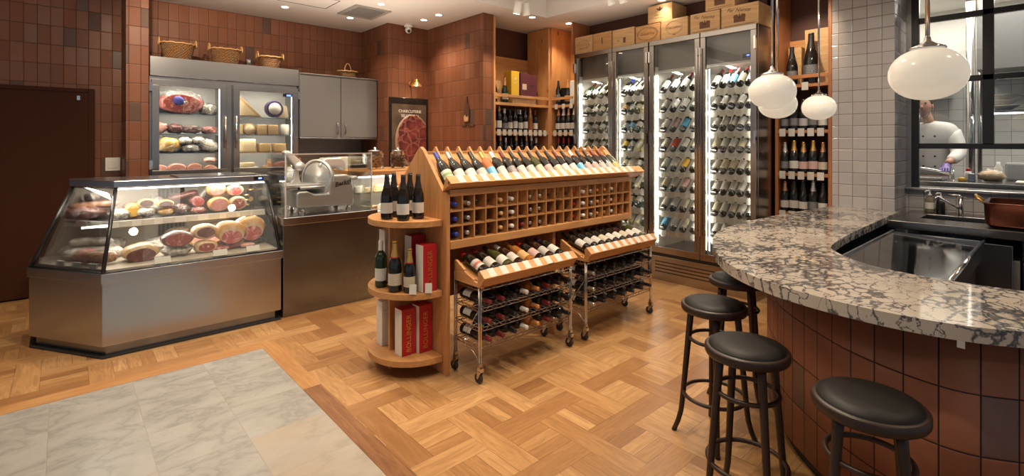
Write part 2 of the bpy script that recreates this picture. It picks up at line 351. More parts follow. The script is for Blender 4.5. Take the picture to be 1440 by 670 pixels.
# ---------------------------------------------------------------- mesh helpers
ORG = {}
def _children_org(parent):
    p = parent
    return ORG.get(p.name, Vector((0, 0, 0)))
class MB:
    def __init__(s): s.v = []; s.f = []; s.m = []; s.s = []; s.uv = None
    def add(s, vs, fs, m=0, smooth=False, T=None):
        o = len(s.v)
        for q in vs:
            q = Vector(q)
            if T is not None: q = T @ q
            s.v.append(q)
        for f in fs: s.f.append([o + i for i in f]); s.m.append(m); s.s.append(smooth)
        return s
    def box(s, x0, x1, y0, y1, z0, z1, m=0, T=None):
        vs = [(x, y, z) for x in (x0, x1) for y in (y0, y1) for z in (z0, z1)]
        fs = [(0, 1, 3, 2), (4, 6, 7, 5), (0, 4, 5, 1), (2, 3, 7, 6), (0, 2, 6, 4), (1, 5, 7, 3)]
        return s.add(vs, fs, m, False, T)
    def prism(s, pts, ax, a, b, m=0, T=None, smooth=False):
        """pts 2D polygon; ax = axis of extrusion (0: pts are (y,z); 1: (x,z); 2: (x,y))"""
        n = len(pts)
        def mk(p, w):
            return {0: (w, p[0], p[1]), 1: (p[0], w, p[1]), 2: (p[0], p[1], w)}[ax]
        area_ = sum(pts[i][0] * pts[(i + 1) % n][1] - pts[(i + 1) % n][0] * pts[i][1] for i in range(n))
        if (area_ < 0) != (ax == 1): pts = pts[::-1]
        vs = [mk(p, a) for p in pts] + [mk(p, b) for p in pts]
        if a > b: vs = [mk(p, b) for p in pts] + [mk(p, a) for p in pts]
        s.add(vs, [tuple(range(n))[::-1], tuple(range(n, 2 * n))], m, False, T)
        o = len(s.v) - 2 * n
        for i in range(n):
            j = (i + 1) % n
            s.f.append([o + i, o + j, o + n + j, o + n + i]); s.m.append(m); s.s.append(smooth)
        return s
    def lathe(s, prof, n=20, T=None, m=0, smooth=True, a0=0.0, a1=2 * PI, cap=True):
        full = abs(a1 - a0 - 2 * PI) < 1e-6
        k = n if full else n + 1
        vs = []
        for r, z in prof:
            for i in range(k):
                a = a0 + (a1 - a0) * i / n; vs.append((r * math.cos(a), r * math.sin(a), z))
        fs = []
        for j in range(len(prof) - 1):
            for i in range(n if not full else k):
                i2 = (i + 1) % k if full else i + 1
                fs.append((j * k + i, j * k + i2, (j + 1) * k + i2, (j + 1) * k + i))
        o = len(s.v)
        s.add(vs, fs, m, smooth, T)
        if full and cap:
            if prof[0][0] > 1e-5: s.f.append([o + i for i in range(k)][::-1]); s.m.append(m); s.s.append(False)
            if prof[-1][0] > 1e-5: s.f.append([o + (len(prof) - 1) * k + i for i in range(k)]); s.m.append(m); s.s.append(False)
        return s
    def tube(s, pts, r, n=6, closed=False, m=0, smooth=True, flat=None):
        pts = [Vector(p) for p in pts]; N = len(pts); rings = []
        up = Vector((0, 0, 1))
        for i, p in enumerate(pts):
            if closed: d = pts[(i + 1) % N] - pts[i - 1]
            else: d = pts[min(i + 1, N - 1)] - pts[max(i - 1, 0)]
            d.normalize()
            a = d.cross(up)
            if a.length < .05: a = d.cross(Vector((1, 0, 0)))
            a.normalize(); b = a.cross(d).normalized()
            rr = r[i] if isinstance(r, (list, tuple)) else r
            fl_ = flat or 1.0
            rings.append([p + a * rr * math.cos(2 * PI * k / n) + b * rr * fl_ * math.sin(2 * PI * k / n) for k in range(n)])
        vs = [q for ring in rings for q in ring]; fs = []
        for i in range(N if closed else N - 1):
            j = (i + 1) % N
            for k in range(n):
                k2 = (k + 1) % n; fs.append((i * n + k, i * n + k2, j * n + k2, j * n + k))
        if not closed: fs += [tuple(range(n))[::-1], tuple((N - 1) * n + k for k in range(n))]
        return s.add(vs, fs, m, smooth)
    def cyl(s, p0, p1, r, n=12, m=0, r2=None):
        return s.tube([p0, p1], [r, r if r2 is None else r2], n, m=m)
    def ball(s, c, rad, nu=16, nv=10, m=0, T=None, jit=0.0, seed=0, p=1.0, fr=3.0):
        vs = []
        sg = lambda v, e: math.copysign(abs(v) ** e, v)
        for j in range(nv + 1):
            th = PI * j / nv - PI / 2
            for i in range(nu):
                ph = 2 * PI * i / nu
                q = Vector((sg(math.cos(th), p) * sg(math.cos(ph), p), sg(math.cos(th), p) * sg(math.sin(ph), p), sg(math.sin(th), p)))
                if jit: q = q * (1 + jit * noise.noise(q * fr + Vector((seed * 3.1, seed, 0))) * (1 if 0 < j < nv else 1))
                vs.append((q.x * rad[0] + c[0], q.y * rad[1] + c[1], q.z * rad[2] + c[2]))
        fs = [(j * nu + i, j * nu + (i + 1) % nu, (j + 1) * nu + (i + 1) % nu, (j + 1) * nu + i) for j in range(nv) for i in range(nu)]
        if jit:
            for j in (0, nv):
                a = [Vector(vs[j * nu + i]) for i in range(nu)]; mm = sum(a, Vector()) / nu
                for i in range(nu): vs[j * nu + i] = tuple(mm)
        return s.add(vs, fs, m, True, T)
    def mesh(s, name, mats, O):
        me = bpy.data.meshes.new(name)
        me.from_pydata([q - O for q in s.v], [], s.f)
        for mt in mats: me.materials.append(mt)
        me.polygons.foreach_set('material_index', s.m); me.polygons.foreach_set('use_smooth', s.s)
        if s.uv:
            ul = me.uv_layers.new(name='UVMap')
            for l in me.loops: ul.data[l.index].uv = s.uv[l.vertex_index]
        me.update(); return me
    def build(s, name, mats, parent=None, bevel=0.0, org=None, seg=2):
        if not isinstance(mats, (list, tuple)): mats = [mats]
        if parent is None:
            if org is None:
                xs = [q.x for q in s.v]; ys = [q.y for q in s.v]; zs = [q.z for q in s.v]
                org = ((min(xs) + max(xs)) / 2, (min(ys) + max(ys)) / 2, min(zs))
            O = Vector(org)
        else: O = _children_org(parent)
        me = s.mesh(name, mats, O)
        o = bpy.data.objects.new(name, me); col.objects.link(o)
        if parent is None: o.location = O
        else: o.parent = parent
        ORG[o.name] = O
        if bevel:
            b = o.modifiers.new('Bevel', 'BEVEL'); b.width = bevel; b.segments = seg; b.limit_method = 'ANGLE'; b.angle_limit = R(40)
            b.harden_normals = False
        return o

def empty(name, loc):
    o = bpy.data.objects.new(name, None); col.objects.link(o); o.location = loc; o.empty_display_size = .1
    ORG[o.name] = Vector(loc); return o
def tag(o, label, cat, group=None, kind=None):
    if label: o['label'] = label
    if cat: o['category'] = cat
    if group: o['group'] = group
    if kind: o['kind'] = kind
    return o
def struct(o):
    o['kind'] = 'structure'; return o
KIDS = {}
def copy_tree(o, parent=None):
    c = o.copy(); col.objects.link(c)
    if parent is not None:
        c.parent = parent; c.matrix_parent_inverse = o.matrix_parent_inverse.copy()
    for ch in KIDS.get(o.name, []): copy_tree(ch, c)
    return c
def reg(root):
    """remember the children of a prototype before it is copied"""
    def walk(o, objs):
        KIDS[o.name] = [c for c in objs if c.parent == o]
        for c in KIDS[o.name]: walk(c, objs)
    walk(root, list(col.objects)); return root
def arc(cx, cy, r, a0, a1, n, z=None):
    return [(cx + r * math.cos(a0 + (a1 - a0) * i / n), cy + r * math.sin(a0 + (a1 - a0) * i / n)) + ((z,) if z is not None else ()) for i in range(n + 1)]
def text(txt, size, mat, parent, loc, rot, name='lettering', extrude=.001, align='CENTER', spacing=1.0, shear=0.0):
    cu = bpy.data.curves.new(name, 'FONT'); cu.body = txt; cu.size = size; cu.extrude = extrude
    cu.align_x = align; cu.align_y = 'CENTER'; cu.space_character = spacing; cu.shear = shear
    cu.materials.append(mat)
    o = bpy.data.objects.new(name, cu); col.objects.link(o)
    if parent is not None:
        o.parent = parent; o.location = Vector(loc) - _children_org(parent)
    else: o.location = loc
    o.rotation_euler = rot
    bpy.context.view_layer.update()
    me = bpy.data.meshes.new_from_object(o.evaluated_get(bpy.context.evaluated_depsgraph_get()))
    me.name = name; m2 = bpy.data.objects.new(name, me); col.objects.link(m2)
    m2.parent = o.parent; m2.location = o.location; m2.rotation_euler = o.rotation_euler
    bpy.data.objects.remove(o, do_unlink=True); m2.name = name
    return m2
ROT_Y = (PI / 2, 0, 0)            # reads on a face that looks towards -Y
ROT_X = (PI / 2, 0, -PI / 2)      # reads on a face that looks towards -X

# ---------------------------------------------------------------- the room
Z0 = 0.0
def floor_piece(name, pts, mat, z=0.0, t=.04):
    b = MB(); b.prism(pts, 2, z - t, z); o = b.build(name, mat); struct(o); return o
floor_piece('floor', [(-6, -3.5), (5.25, -3.5), (5.25, 5.2), (3.9, 6.8), (-6, 6.8)], M['parquet'], 0)
floor_piece('floor_marble', [(-3.5, -3), (1.08, -3), (1.08, 3.92), (-3.5, 3.92)], M['floor_marble'], .003, .02)
floor_piece('trim_1', [(1.083, -3), (1.185, -3), (1.185, 3.10), (1.083, 3.10)], M['dark_oak'], .002, .02)
floor_piece('trim_2', [(1.083, 3.10), (1.19, 3.10), (1.19, 4.05), (1.083, 4.05)], M['light_oak_y'], .002, .02)
floor_piece('trim_3', [(-3.5, 3.925), (1.083, 3.925), (1.083, 4.05), (-3.5, 4.05)], M['light_oak_x'], .0021, .02)
floor_piece('floor_kitchen', [(5.76, -3), (9.2, -3), (9.2, 3), (5.76, 3)], plain('kitchen_floor', (.2, .19, .18), .5), .2, .24)
floor_piece('floor_service', [(5.25, -3), (5.76, -3), (5.76, 1.9), (5.25, 1.9)], plain('service_floor', (.18, .12, .09), .5), 0, .04)

def wall(name, x0, x1, y0, y1, z0, z1, mat):
    o = MB().box(x0, x1, y0, y1, z0, z1).build(name, mat); return struct(o)
wall('wall_left', -6, .52, 6.74, 6.9, 0, CEIL, M['terracotta'])
struct(MB().box(.458, .64, 6.2, 6.74, 0, CEIL).build('wall_pier_left', M['terracotta']))
wall('wall_back', .60, 3.2, 6.62, 6.8, 0, CEIL, M['terracotta'])
wall('wall_back_side', 3.11, 3.3, 6.05, 6.62, 0, CEIL, M['terracotta'])
wall('wall_poster', 3.11, 3.9, 5.85, 6.05, 0, CEIL, M['terracotta'])
wall('wall_cave', 3.71, 3.868, 4.63, 5.85, 0, CEIL, M['terracotta'])
wall('wall_shelf_back', 3.85, 5.35, 5.12, 5.3, 0, CEIL, M['brown_paint'])
wall('wall_fridge_back', 5.62, 5.75, 1.9, 5.12, 0, CEIL, M['brown_paint'])
wall('wall_dark_right', 5.19, 5.215, 1.98, 4.235, 2.60, CEIL, M['brown_paint'])
wall('wall_shelf_right', 5.60, 5.76, 1.44, 1.9, 0, CEIL, M['brown_paint'])
wall('wall_tiled_pier', 5.25, 5.74, .967, 1.43, 0, CEIL, M['zellige'])
wall('wall_kitchen_low', 5.70, 5.80, -3, .967, 0, 1.085, M['zellige'])
wall('wall_kitchen_high', 5.70, 5.80, -3, .967, 2.9, CEIL, M['zellige'])
# room beyond the window
wall('wall_kitchen_back', 8.9, 9.0, -3, 3, 0, 2.6, M['white_tiles'])
wall('wall_kitchen_upper', 8.9, 9.0, -3, 3, 2.6, 3.3, M['white_paint'])
wall('wall_kitchen_side', 5.8, 9.0, 1.9, 2.0, 0, 3.3, M['white_tiles'])
wall('ceiling_kitchen', 5.72, 9.0, -3, 2, 3.3, 3.35, M['white_paint'])

# ceiling with a raised tray
def ceil_piece(n, x0, x1, y0, y1, z0=CEIL, z1=CEIL + .35, mat='ceiling'):
    return struct(MB().box(x0, x1, y0, y1, z0, z1).build(n, M[mat]))
TX1, TY1, TX0, TY0 = 4.45, 4.30, -2.0, 2.0
ceil_piece('ceiling', -6, 5.76, TY1, 6.9)
ceil_piece('ceiling_2', TX1, 5.76, -3.5, TY1)
ceil_piece('ceiling_3', TX0, TX1, TY0, TY1, CEIL + .26)
ceil_piece('ceiling_4', -6, TX0, -3.5, TY1)
ceil_piece('ceiling_5', TX0, TX1, -3.5, TY0)

# left door
d = struct(MB().box(-1.2, .19, 6.70, 6.735, 0, 2.02).build('door_1', M['door_brown']))
MB().box(.10, .125, 6.685, 6.70, 1.94, 1.985).build('door_latch_plate', M['chrome'], d)
b = MB(); b.box(.19, .24, 6.69, 6.738, 0, 2.06); b.box(-1.25, .19, 6.69, 6.738, 2.02, 2.06)
struct(b.build('trim_4', M['door_brown'], bevel=.004))
struct(MB().box(-3, .455, 6.70, 6.712, 0, .012).build('baseboard_left', M['chrome']))
o = tag(MB().box(.325, .449, 6.728, 6.74, 1.212, 1.351).build('wall_switch', M['white_paint'], bevel=.003), 'white wall switch plate on the brown tiled wall beside the dark door', 'wall switch')
MB().box(.345, .43, 6.722, 6.729, 1.24, 1.32).build('rocker', M['paper'], o, bevel=.002)

# ---------------------------------------------------------------- bottles
G = {}
for n, c, r in (('dark', (.010, .009, .007), .08), ('green', (.012, .028, .010), .08), ('olive', (.05, .055, .015), .08), ('brown', (.030, .012, .006), .08),
             ('rose', (.50, .16, .06), .08), ('amber', (.30, .11, .02), .08), ('pale', (.55, .50, .28), .1)):
    G[n] = plain(n + '_bottle_glass', c, r, spec=.6)
def label_mat(name, c, ink=(.12, .10, .09), band=None, dens=.5):
    """printed paper label: lines of fine print across it, in the label's own coordinates"""
    t = NT(name); u, v, _ = t.sep(t.sepobj('UV'))[:3]
    rows = t.math('FRACT', t.math('MULTIPLY', v, 7.0))
    rowm = t.math('LESS_THAN', rows, .38)
    blocks = t.noise(t.comb(t.math('MULTIPLY', u, 26.0), t.math('FLOOR', t.math('MULTIPLY', v, 7.0)), 0.0), 1.0, 1)
    inner = t.math('MULTIPLY', t.math('GREATER_THAN', u, .28), t.math('LESS_THAN', u, .72))
    vin = t.math('MULTIPLY', t.math('GREATER_THAN', v, .12), t.math('LESS_THAN', v, .9))
    f = t.math('MULTIPLY', t.math('MULTIPLY', rowm, t.math('GREATER_THAN', blocks, .5)), t.math('MULTIPLY', inner, vin))
    cc = t.mix(t.math('MULTIPLY', f, dens), c, ink)
    if band:
        bm = t.math('MULTIPLY', t.math('GREATER_THAN', v, band[0]), t.math('LESS_THAN', v, band[1]))
        cc = t.mix(bm, cc, band[2])
    t.bsdf(color=cc, rough=.55); return t.m
L = {
 'white': label_mat('label_white', (.58, .56, .51)), 'cream': label_mat('label_cream', (.55, .49, .36)), 'grey': label_mat('label_grey', (.45, .44, .42)),
 'plainw': label_mat('label_plain_white', (.62, .60, .55), dens=.25), 'blue': label_mat('label_blue', (.10, .38, .62), (.8, .8, .8)),
 'pink': label_mat('label_pink', (.56, .36, .33)), 'red': label_mat('label_red', (.5, .05, .03), (.8, .7, .5)), 'yellow': label_mat('label_yellow', (.72, .45, .06)),
 'orange': label_mat('label_orange', (.60, .36, .14)), 'black': label_mat('label_black', (.03, .03, .03), (.7, .65, .5)), 'floral': label_mat('label_floral', (.55, .53, .48), (.35, .08, .05), (.3, .62, (.5, .16, .10))),
 'green': label_mat('label_green_picture', (.60, .62, .50), (.1, .2, .08), (.25, .6, (.25, .36, .16))), 'gold': label_mat('label_gold', (.60, .44, .18), (.1, .05, .02)), 'dgrey': label_mat('label_dark_grey', (.12, .12, .12), (.6, .6, .6)),
 'redband': label_mat('label_red_band', (.22, .20, .2), (.7, .7, .7), (0, .22, (.65, .12, .08)))}
CP = {n: plain(n + '_capsule', c, r, me) for n, c, r, me in (
 ('black', (.018, .016, .016), .35, 0), ('red', (.42, .02, .02), .3, 0), ('dred', (.16, .02, .02), .35, 0), ('gold', (.72, .42, .12), .3, .8), ('silver', (.62, .60, .56), .3, .8), ('white', (.76, .74, .70), .4, 0),
 ('blue', (.03, .05, .32), .35, 0), ('orange', (.65, .30, .10), .35, .3), ('cork', (.62, .40, .18), .6, 0), ('copper', (.62, .32, .16), .3, .8), ('lime', (.3, .5, .03), .4, 0), ('cyan', (.02, .35, .75), .4, 0), ('purple', (.06, .03, .10), .4, 0))}
PROF = {
 'bordeaux_tall': ([(.030, 0), (.0372, .005), (.0378, .012), (.0378, .188), (.0355, .203), (.026, .217), (.0175, .23), (.0145, .245), (.0142, .298), (0.0, .299)], .035, .16, .0382, .238, .0152, .302),
 'bordeaux': ([(.030, 0), (.0372, .005), (.0378, .012), (.0378, .188), (.0355, .203), (.026, .217), (.0175, .23), (.0145, .245), (.0142, .298), (0.0, .299)], .045, .125, .0382, .238, .0152, .302),
 'burgundy': ([(.032, 0), (.040, .005), (.0408, .012), (.0408, .150), (.0375, .175), (.028, .205), (.0195, .226), (.0152, .248), (.0145, .298), (0.0, .299)], .04, .11, .0412, .24, .0155, .302),
 'champagne': ([(.034, 0), (.043, .005), (.0438, .014), (.0438, .150), (.0405, .178), (.030, .212), (.020, .24), (.0165, .262), (.0165, .30), (.0175, .315), (0.0, .318)], .045, .12, .0442, .222, .0172, .324),
 'slim': ([(.027, 0), (.0345, .005), (.035, .012), (.035, .19), (.031, .215), (.020, .25), (.0145, .275), (.014, .325), (0.0, .326)], .05, .14, .0354, .262, .015, .33),
}
def _bm(kind, seg=16, s=1.0):
    P_, z0, z1, lr, cz, cr, ct = PROF[kind]
    body = MB().lathe([(r * s, z * s) for r, z in P_], seg)
    lab = MB(); n = 12; a0, a1 = -PI / 2 - 1.55, -PI / 2 + 1.55
    lab.lathe([(lr * s, z0 * s), (lr * s, z1 * s)], n, a0=a0, a1=a1)
    lab.uv = [(i / n, j) for j in (0, 1) for i in range(n + 1)]
    cap = MB()
    # the foil follows the neck of the bottle, a hair wider
    zs = [z for _, z in P_]
    def rad(z):
        for (r0, z0_), (r1, z1_) in zip(P_, P_[1:]):
            if z0_ <= z <= z1_: return r0 + (r1 - r0) * (z - z0_) / max(1e-6, z1_ - z0_)
        return P_[-2][0]
    top = ct
    pts = [(rad(cz) + .0008, cz), (rad((cz + top) / 2) + .001, (cz + top) / 2)] + [(cr, top - .012), (cr, top - .003), (cr - .003, top), (0.0005, top)]
    cap.lathe([(r * s, z * s) for r, z in pts], seg, cap=False)
    return body, lab, cap
_mc = {}
def _mesh(kind, part, mat, seg, s):
    k = (kind, part, mat.name, seg, s)
    if k not in _mc:
        mb = _bm(kind, seg, s)[part]
        _mc[k] = mb.mesh(['bottle', 'label', 'capsule'][part], [mat], Vector((0, 0, 0)))
    return _mc[k]
def bottle(kind, loc, axis, face, glass, lab, cap, label, group=None, name='wine_bottle', cat='wine bottle', seg=14, s=1.0, neck=None):
    z = Vector(axis).normalized(); f = Vector(face); f = (f - z * f.dot(z)).normalized(); y = -f; x = y.cross(z)
    m3 = Matrix((x, y, z)).transposed().to_4x4(); m3.translation = Vector(loc)
    o = bpy.data.objects.new(name, _mesh(kind, 0, G[glass], seg, s)); col.objects.link(o); o.matrix_basis = m3
    tag(o, label, cat, group)
    if lab:
        l = bpy.data.objects.new('paper_label', _mesh(kind, 1, L[lab], seg, s)); col.objects.link(l); l.parent = o
    if cap:
        l = bpy.data.objects.new('foil_capsule', _mesh(kind, 2, CP[cap], seg, s)); col.objects.link(l); l.parent = o
    return o
ORD = ['first', 'second', 'third', 'fourth', 'fifth', 'sixth', 'seventh', 'eighth', 'ninth', 'tenth', 'eleventh', 'twelfth', 'thirteenth', 'fourteenth', 'fifteenth',
       'sixteenth', 'seventeenth', 'eighteenth', 'nineteenth', 'twentieth', 'twenty-first', 'twenty-second']
CN = {'black': 'black', 'red': 'red', 'dred': 'dark red', 'gold': 'gold', 'silver': 'silver', 'white': 'white', 'blue': 'blue', 'orange': 'orange', 'cork': 'cork-coloured', 'copper': 'copper', 'lime': 'lime', 'cyan': 'bright blue', 'purple': 'purple', None: 'bare'}
LN = {'white': 'white label', 'cream': 'cream label', 'grey': 'grey label', 'plainw': 'white label', 'blue': 'blue label', 'pink': 'pink label', 'red': 'red label', 'yellow': 'yellow label', 'orange': 'orange label',
      'black': 'black label', 'floral': 'red floral label', 'green': 'green picture label', 'gold': 'gold label', 'dgrey': 'dark grey label', 'redband': 'red banded label', None: 'no label'}

# ---------------------------------------------------------------- ceiling fixtures
def downlight(x, y, lab, z=CEIL):
    b = MB(); b.lathe([(.036, 0), (.05, -.004), (.054, -.001), (.054, .0)], 20, Matrix.Translation((x, y, z - .001)), cap=False)
    o = tag(b.build('recessed_downlight', M['white_paint'], org=(x, y, z)), lab, 'ceiling light', 'small round downlights in the ceiling')
    MB().lathe([(.0001, 0), (.036, 0)], 20, Matrix.Translation((x, y, z - .002)), cap=False).build('lit_disc', M['lamp_disc'], o)
DL = ['small round ceiling light beside the access panel', 'small round ceiling light between the air vent and the back wall', 'small round ceiling light on the near side of the air vent',
      'small round ceiling light nearest the dome camera', 'small round ceiling light in front of the wall with the bottle emblem', 'small round ceiling light above the corner shelf with gift boxes',
      'small round ceiling light at the corner of the wine fridges', 'small round ceiling light glowing warm over the stacked wine crates']
for (x, y, _), l in zip(DOWN, DL): downlight(x, y, l)
# linear air vent
root = tag(empty('air_vent', (2.65, 5.56, CEIL)), 'square slatted air vent in the white ceiling', 'air vent')
b = MB(); x0, x1, y0, y1 = 2.43, 2.87, 5.30, 5.82
for q in ((x0, x1, y0, y0 + .05), (x0, x1, y1 - .05, y1), (x0, x0 + .05, y0 + .05, y1 - .05), (x1 - .05, x1, y0 + .05, y1 - .05)): b.box(*q, CEIL - .012, CEIL)
b.build('frame', plain('vent_frame', (.30, .28, .26), .6), root)
b = MB()
for i in range(7):
    y = y0 + .08 + i * .058; b.prism([(y, CEIL - .006), (y + .014, CEIL - .016), (y + .018, CEIL - .013), (y + .004, CEIL - .004)], 0, x0 + .05, x1 - .05)
b.build('slats', plain('vent_slats', (.16, .15, .14), .6), root)
MB().box(x0 + .05, x1 - .05, y0 + .05, y1 - .05, CEIL - .003, CEIL - .001).build('duct_opening', M['blackm'], root)
b = MB(); x0, x1, y0, y1 = 1.72, 2.25, 5.30, 5.72
for q in ((x0, x1, y0, y0 + .006), (x0, x1, y1 - .006, y1), (x0, x0 + .006, y0, y1), (x1 - .006, x1, y0, y1)): b.box(*q, CEIL - .003, CEIL)
struct(b.build('trim_5', M['blackm']))
# dome camera
o = tag(MB().lathe([(.0, 0), (.055, 0), (.055, -.03), (.045, -.035)][::-1], 20, Matrix.Translation((3.36, 5.76, CEIL))).build('security_camera', M['white_paint']), 'small white dome security camera under the ceiling by the poster wall', 'security camera')
MB().ball((3.36, 5.76, CEIL - .07), (.042, .042, .045), 14, 8).build('camera_housing', M['white_paint'], o)
MB().cyl((3.35, 5.73, CEIL - .085), (3.335, 5.705, CEIL - .10), .018, 10).build('lens', M['black'], o)
# tracks and track heads in the tray
def track_head(x, y, aim, lab, lit=True):
    root = tag(empty('track_spotlight', (x, y, CEIL + .26)), lab, 'track light', 'white track spotlights in the ceiling recess')
    MB().box(x - .06, x + .06, y - .018, y + .018, CEIL + .225, CEIL + .24).build('adapter', M['white_paint'], root)
    MB().cyl((x, y, CEIL + .23), (x, y, CEIL - .02), .010, 8).build('stem', M['white_paint'], root)
    d = Vector(aim).normalized(); c = Vector((x, y, CEIL - .05))
    b = MB().tube([c - d * .07, c - d * .065, c + d * .065, c + d * .07], [.03, .042, .042, .040], 16); b.build('lamp_head', M['white_paint'], root)
    if lit: MB().tube([c + d * .0705, c + d * .072], [.034, .034], 16).build('lit_lens', M['lamp_disc'], root)
track_head(3.739, 4.056, (0, .3, -1), 'lit white track spotlight nearest the tiled wall with the bottle emblem')
track_head(3.86, 4.05, (.25, .1, -1), 'unlit white track spotlight right beside the lit one', False)
track_head(4.22, 3.16, (.2, -.2, -1), 'white track spotlight hanging before the middle of the wine crates', False)
track_head(4.25, 3.03, (.4, .0, -1), 'tilted white track spotlight hanging nearest the stacked wine crates', False)
b = MB(); b.box(2.2, 4.1, 4.03, 4.07, CEIL + .24, CEIL + .26); o = tag(b.build('lighting_track', M['white_paint']), 'white lighting track running parallel to the display rack', 'lighting track')
b = MB(); b.box(4.21, 4.25, 2.3, 4.0, CEIL + .24, CEIL + .26); o = tag(b.build('lighting_track', M['white_paint']), 'white lighting track running parallel to the wine fridges', 'lighting track')
b = MB(); b.box(2.6, 3.7, 3.3, 3.75, CEIL + .05, CEIL + .26)
tag(b.build('ceiling_air_unit', M['ceiling'], bevel=.02), 'pale boxed air duct hanging inside the ceiling recess', 'air duct')

# pendants over the bar
def pendant(x, y, z, lab):
    root = tag(empty('pendant_lamp', (x, y, z - .1)), lab, 'pendant lamp', 'opal globe pendants over the bar')
    b = MB().ball((x, y, z), (.122, .122, .1), 32, 20, p=.95)
    b.build('opal_globe', M['globe'], root)
    MB().lathe([(.058, .094), (.056, .102), (.03, .112), (.012, .125), (.010, .14)], 24, Matrix.Translation((x, y, z))).build('globe_cap', M['chrome'], root)
    MB().cyl((x, y, z + .12), (x, y, CEIL - .02), .0075, 10).build('rod', M['chrome'], root)
    MB().lathe([(.06, -.025), (.06, 0), ], 20, Matrix.Translation((x, y, CEIL))).build('ceiling_rose', M['chrome'], root)
pendant(2.45, .35, 1.766, 'opal globe pendant hanging before the black framed window')
pendant(3.0, 1.115, 1.796, 'large opal globe pendant in front of the right end of the wine fridges')
pendant(3.70, 1.34, 1.775, 'opal globe pendant half hidden behind a larger one by the champagne shelf')
pendant(4.52, 1.325, 1.79, 'smallest looking opal globe pendant before the champagne shelf')

# ---------------------------------------------------------------- stainless display case with charcuterie
CX0, CX1, CY = .192, 1.387, 4.45
M['case_back'] = plain('case_back', (.36, .31, .25), .45)
case = tag(empty('refrigerated_display_case', (.7, 4.9, 0)), 'long stainless steel meat display case with slanted glass front', 'display case')
FT = [(CX0, CY), (CX1, CY), (CX1, 5.45), (-.20, 5.45), (-.20, 5.08)]   # plan outline
def inset(pts, d):
    n = len(pts); out = []
    for i in range(n):
        p0, p1, p2 = Vector(pts[i - 1]), Vector(pts[i]), Vector(pts[(i + 1) % n])
        e1 = (p1 - p0).normalized(); e2 = (p2 - p1).normalized()
        n1 = Vector((-e1.y, e1.x)); n2 = Vector((-e2.y, e2.x))
        k = 1 + n1.dot(n2); out.append(tuple(p1 + (n1 + n2) * d / k))
    return out
MB().prism(inset(FT, .05), 2, .012, .09).build('plinth', M['steel_dark'], case); MB().prism(inset(FT, .012), 2, .003, .014).build('base_shadow_pad', M['blackm'], case)  # black pad puts the shadow line below the plinth into colour
MB().prism(inset(FT, .012), 2, .085, .535).build('base_cabinet', M['steel_x'], case, bevel=.003)
MB().prism(FT, 2, .525, .592).build('worktop_rim', M['steel_x'], case, bevel=.003)
# seam between panels
# glass: leans back from rim (z .60) to the top rail (z 1.2)
TZ0, TZ1 = 1.165, 1.215
FB = inset(FT, .02)
LEAN = .35
TP = [(.296, 4.83), (CX1 - .02, 4.83), (CX1 - .02, 5.40), (.05, 5.40), (.05, 5.20)]
TP2 = [(.285, 4.815), (CX1 - .005, 4.815), (CX1 - .005, 5.42), (.035, 5.42), (.035, 5.195)]
MB().prism(TP2, 2, TZ0, TZ1).build('top_rail', M['steel_x'], case, bevel=.004)
MB().prism([(.7, 4.86), (CX1 - .1, 4.86), (CX1 - .1, 5.3), (.7, 5.3)], 2, TZ1, TZ1 + .012).build('top_cover', M['steel_x'], case)
b = MB(); b.box(1.255, 1.33, 4.808, 4.816, TZ0 + .008, TZ1 - .008); o = b.build('control_panel', M['black'], case)
MB().box(1.29, 1.318, 4.8065, 4.809, TZ0 + .018, TZ1 - .018).build('display', M['blue_led'], o)
def quad(b, p, th=.006, m=0):
    p = [Vector(q) for q in p]; n = (p[1] - p[0]).cross(p[2] - p[0]).normalized() * th
    vs = p + [q - n for q in p]; b.add(vs, [(0, 1, 2, 3), (7, 6, 5, 4), (0, 4, 5, 1), (1, 5, 6, 2), (2, 6, 7, 3), (3, 7, 4, 0)], m); return b
def G3(i, up): return (*(TP[i] if up else FB[i]), TZ0 if up else .594)
quad(MB(), [G3(0, 0), G3(1, 0), G3(1, 1), G3(0, 1)]).build('front_glass', M['glass'], case)
quad(MB(), [G3(4, 0), G3(0, 0), G3(0, 1), G3(4, 1)]).build('mitred_glass', M['glass'], case)
b = MB()
for i in (0, 1, 4): MB().tube([G3(i, 0), G3(i, 1)], .013, 4).build('black_edge_bar', M['black'], case)
pass
for u_ in (0, 1): MB().tube([G3(4, u_), G3(0, u_), G3(1, u_)], .008, 4).build('glass_gasket', M['black'], case)
o = MB().prism([(-.12, .592), (CX1 - .03, .592), (CX1 - .03, TZ0), (.075, TZ0)], 1, 5.37, 5.41).build('rear_wall', M['case_back'], case)
MB().box(CX1 - .022, CX1 - .01, 4.85, 5.4, .592, TZ0).build('end_wall', M['glass'], case)
MB().prism([(.23, 4.52), (CX1 - .03, 4.52), (CX1 - .03, 5.38), (-.14, 5.38), (-.14, 5.12)], 2, .592, .605).build('deck', M['case_back'], case)
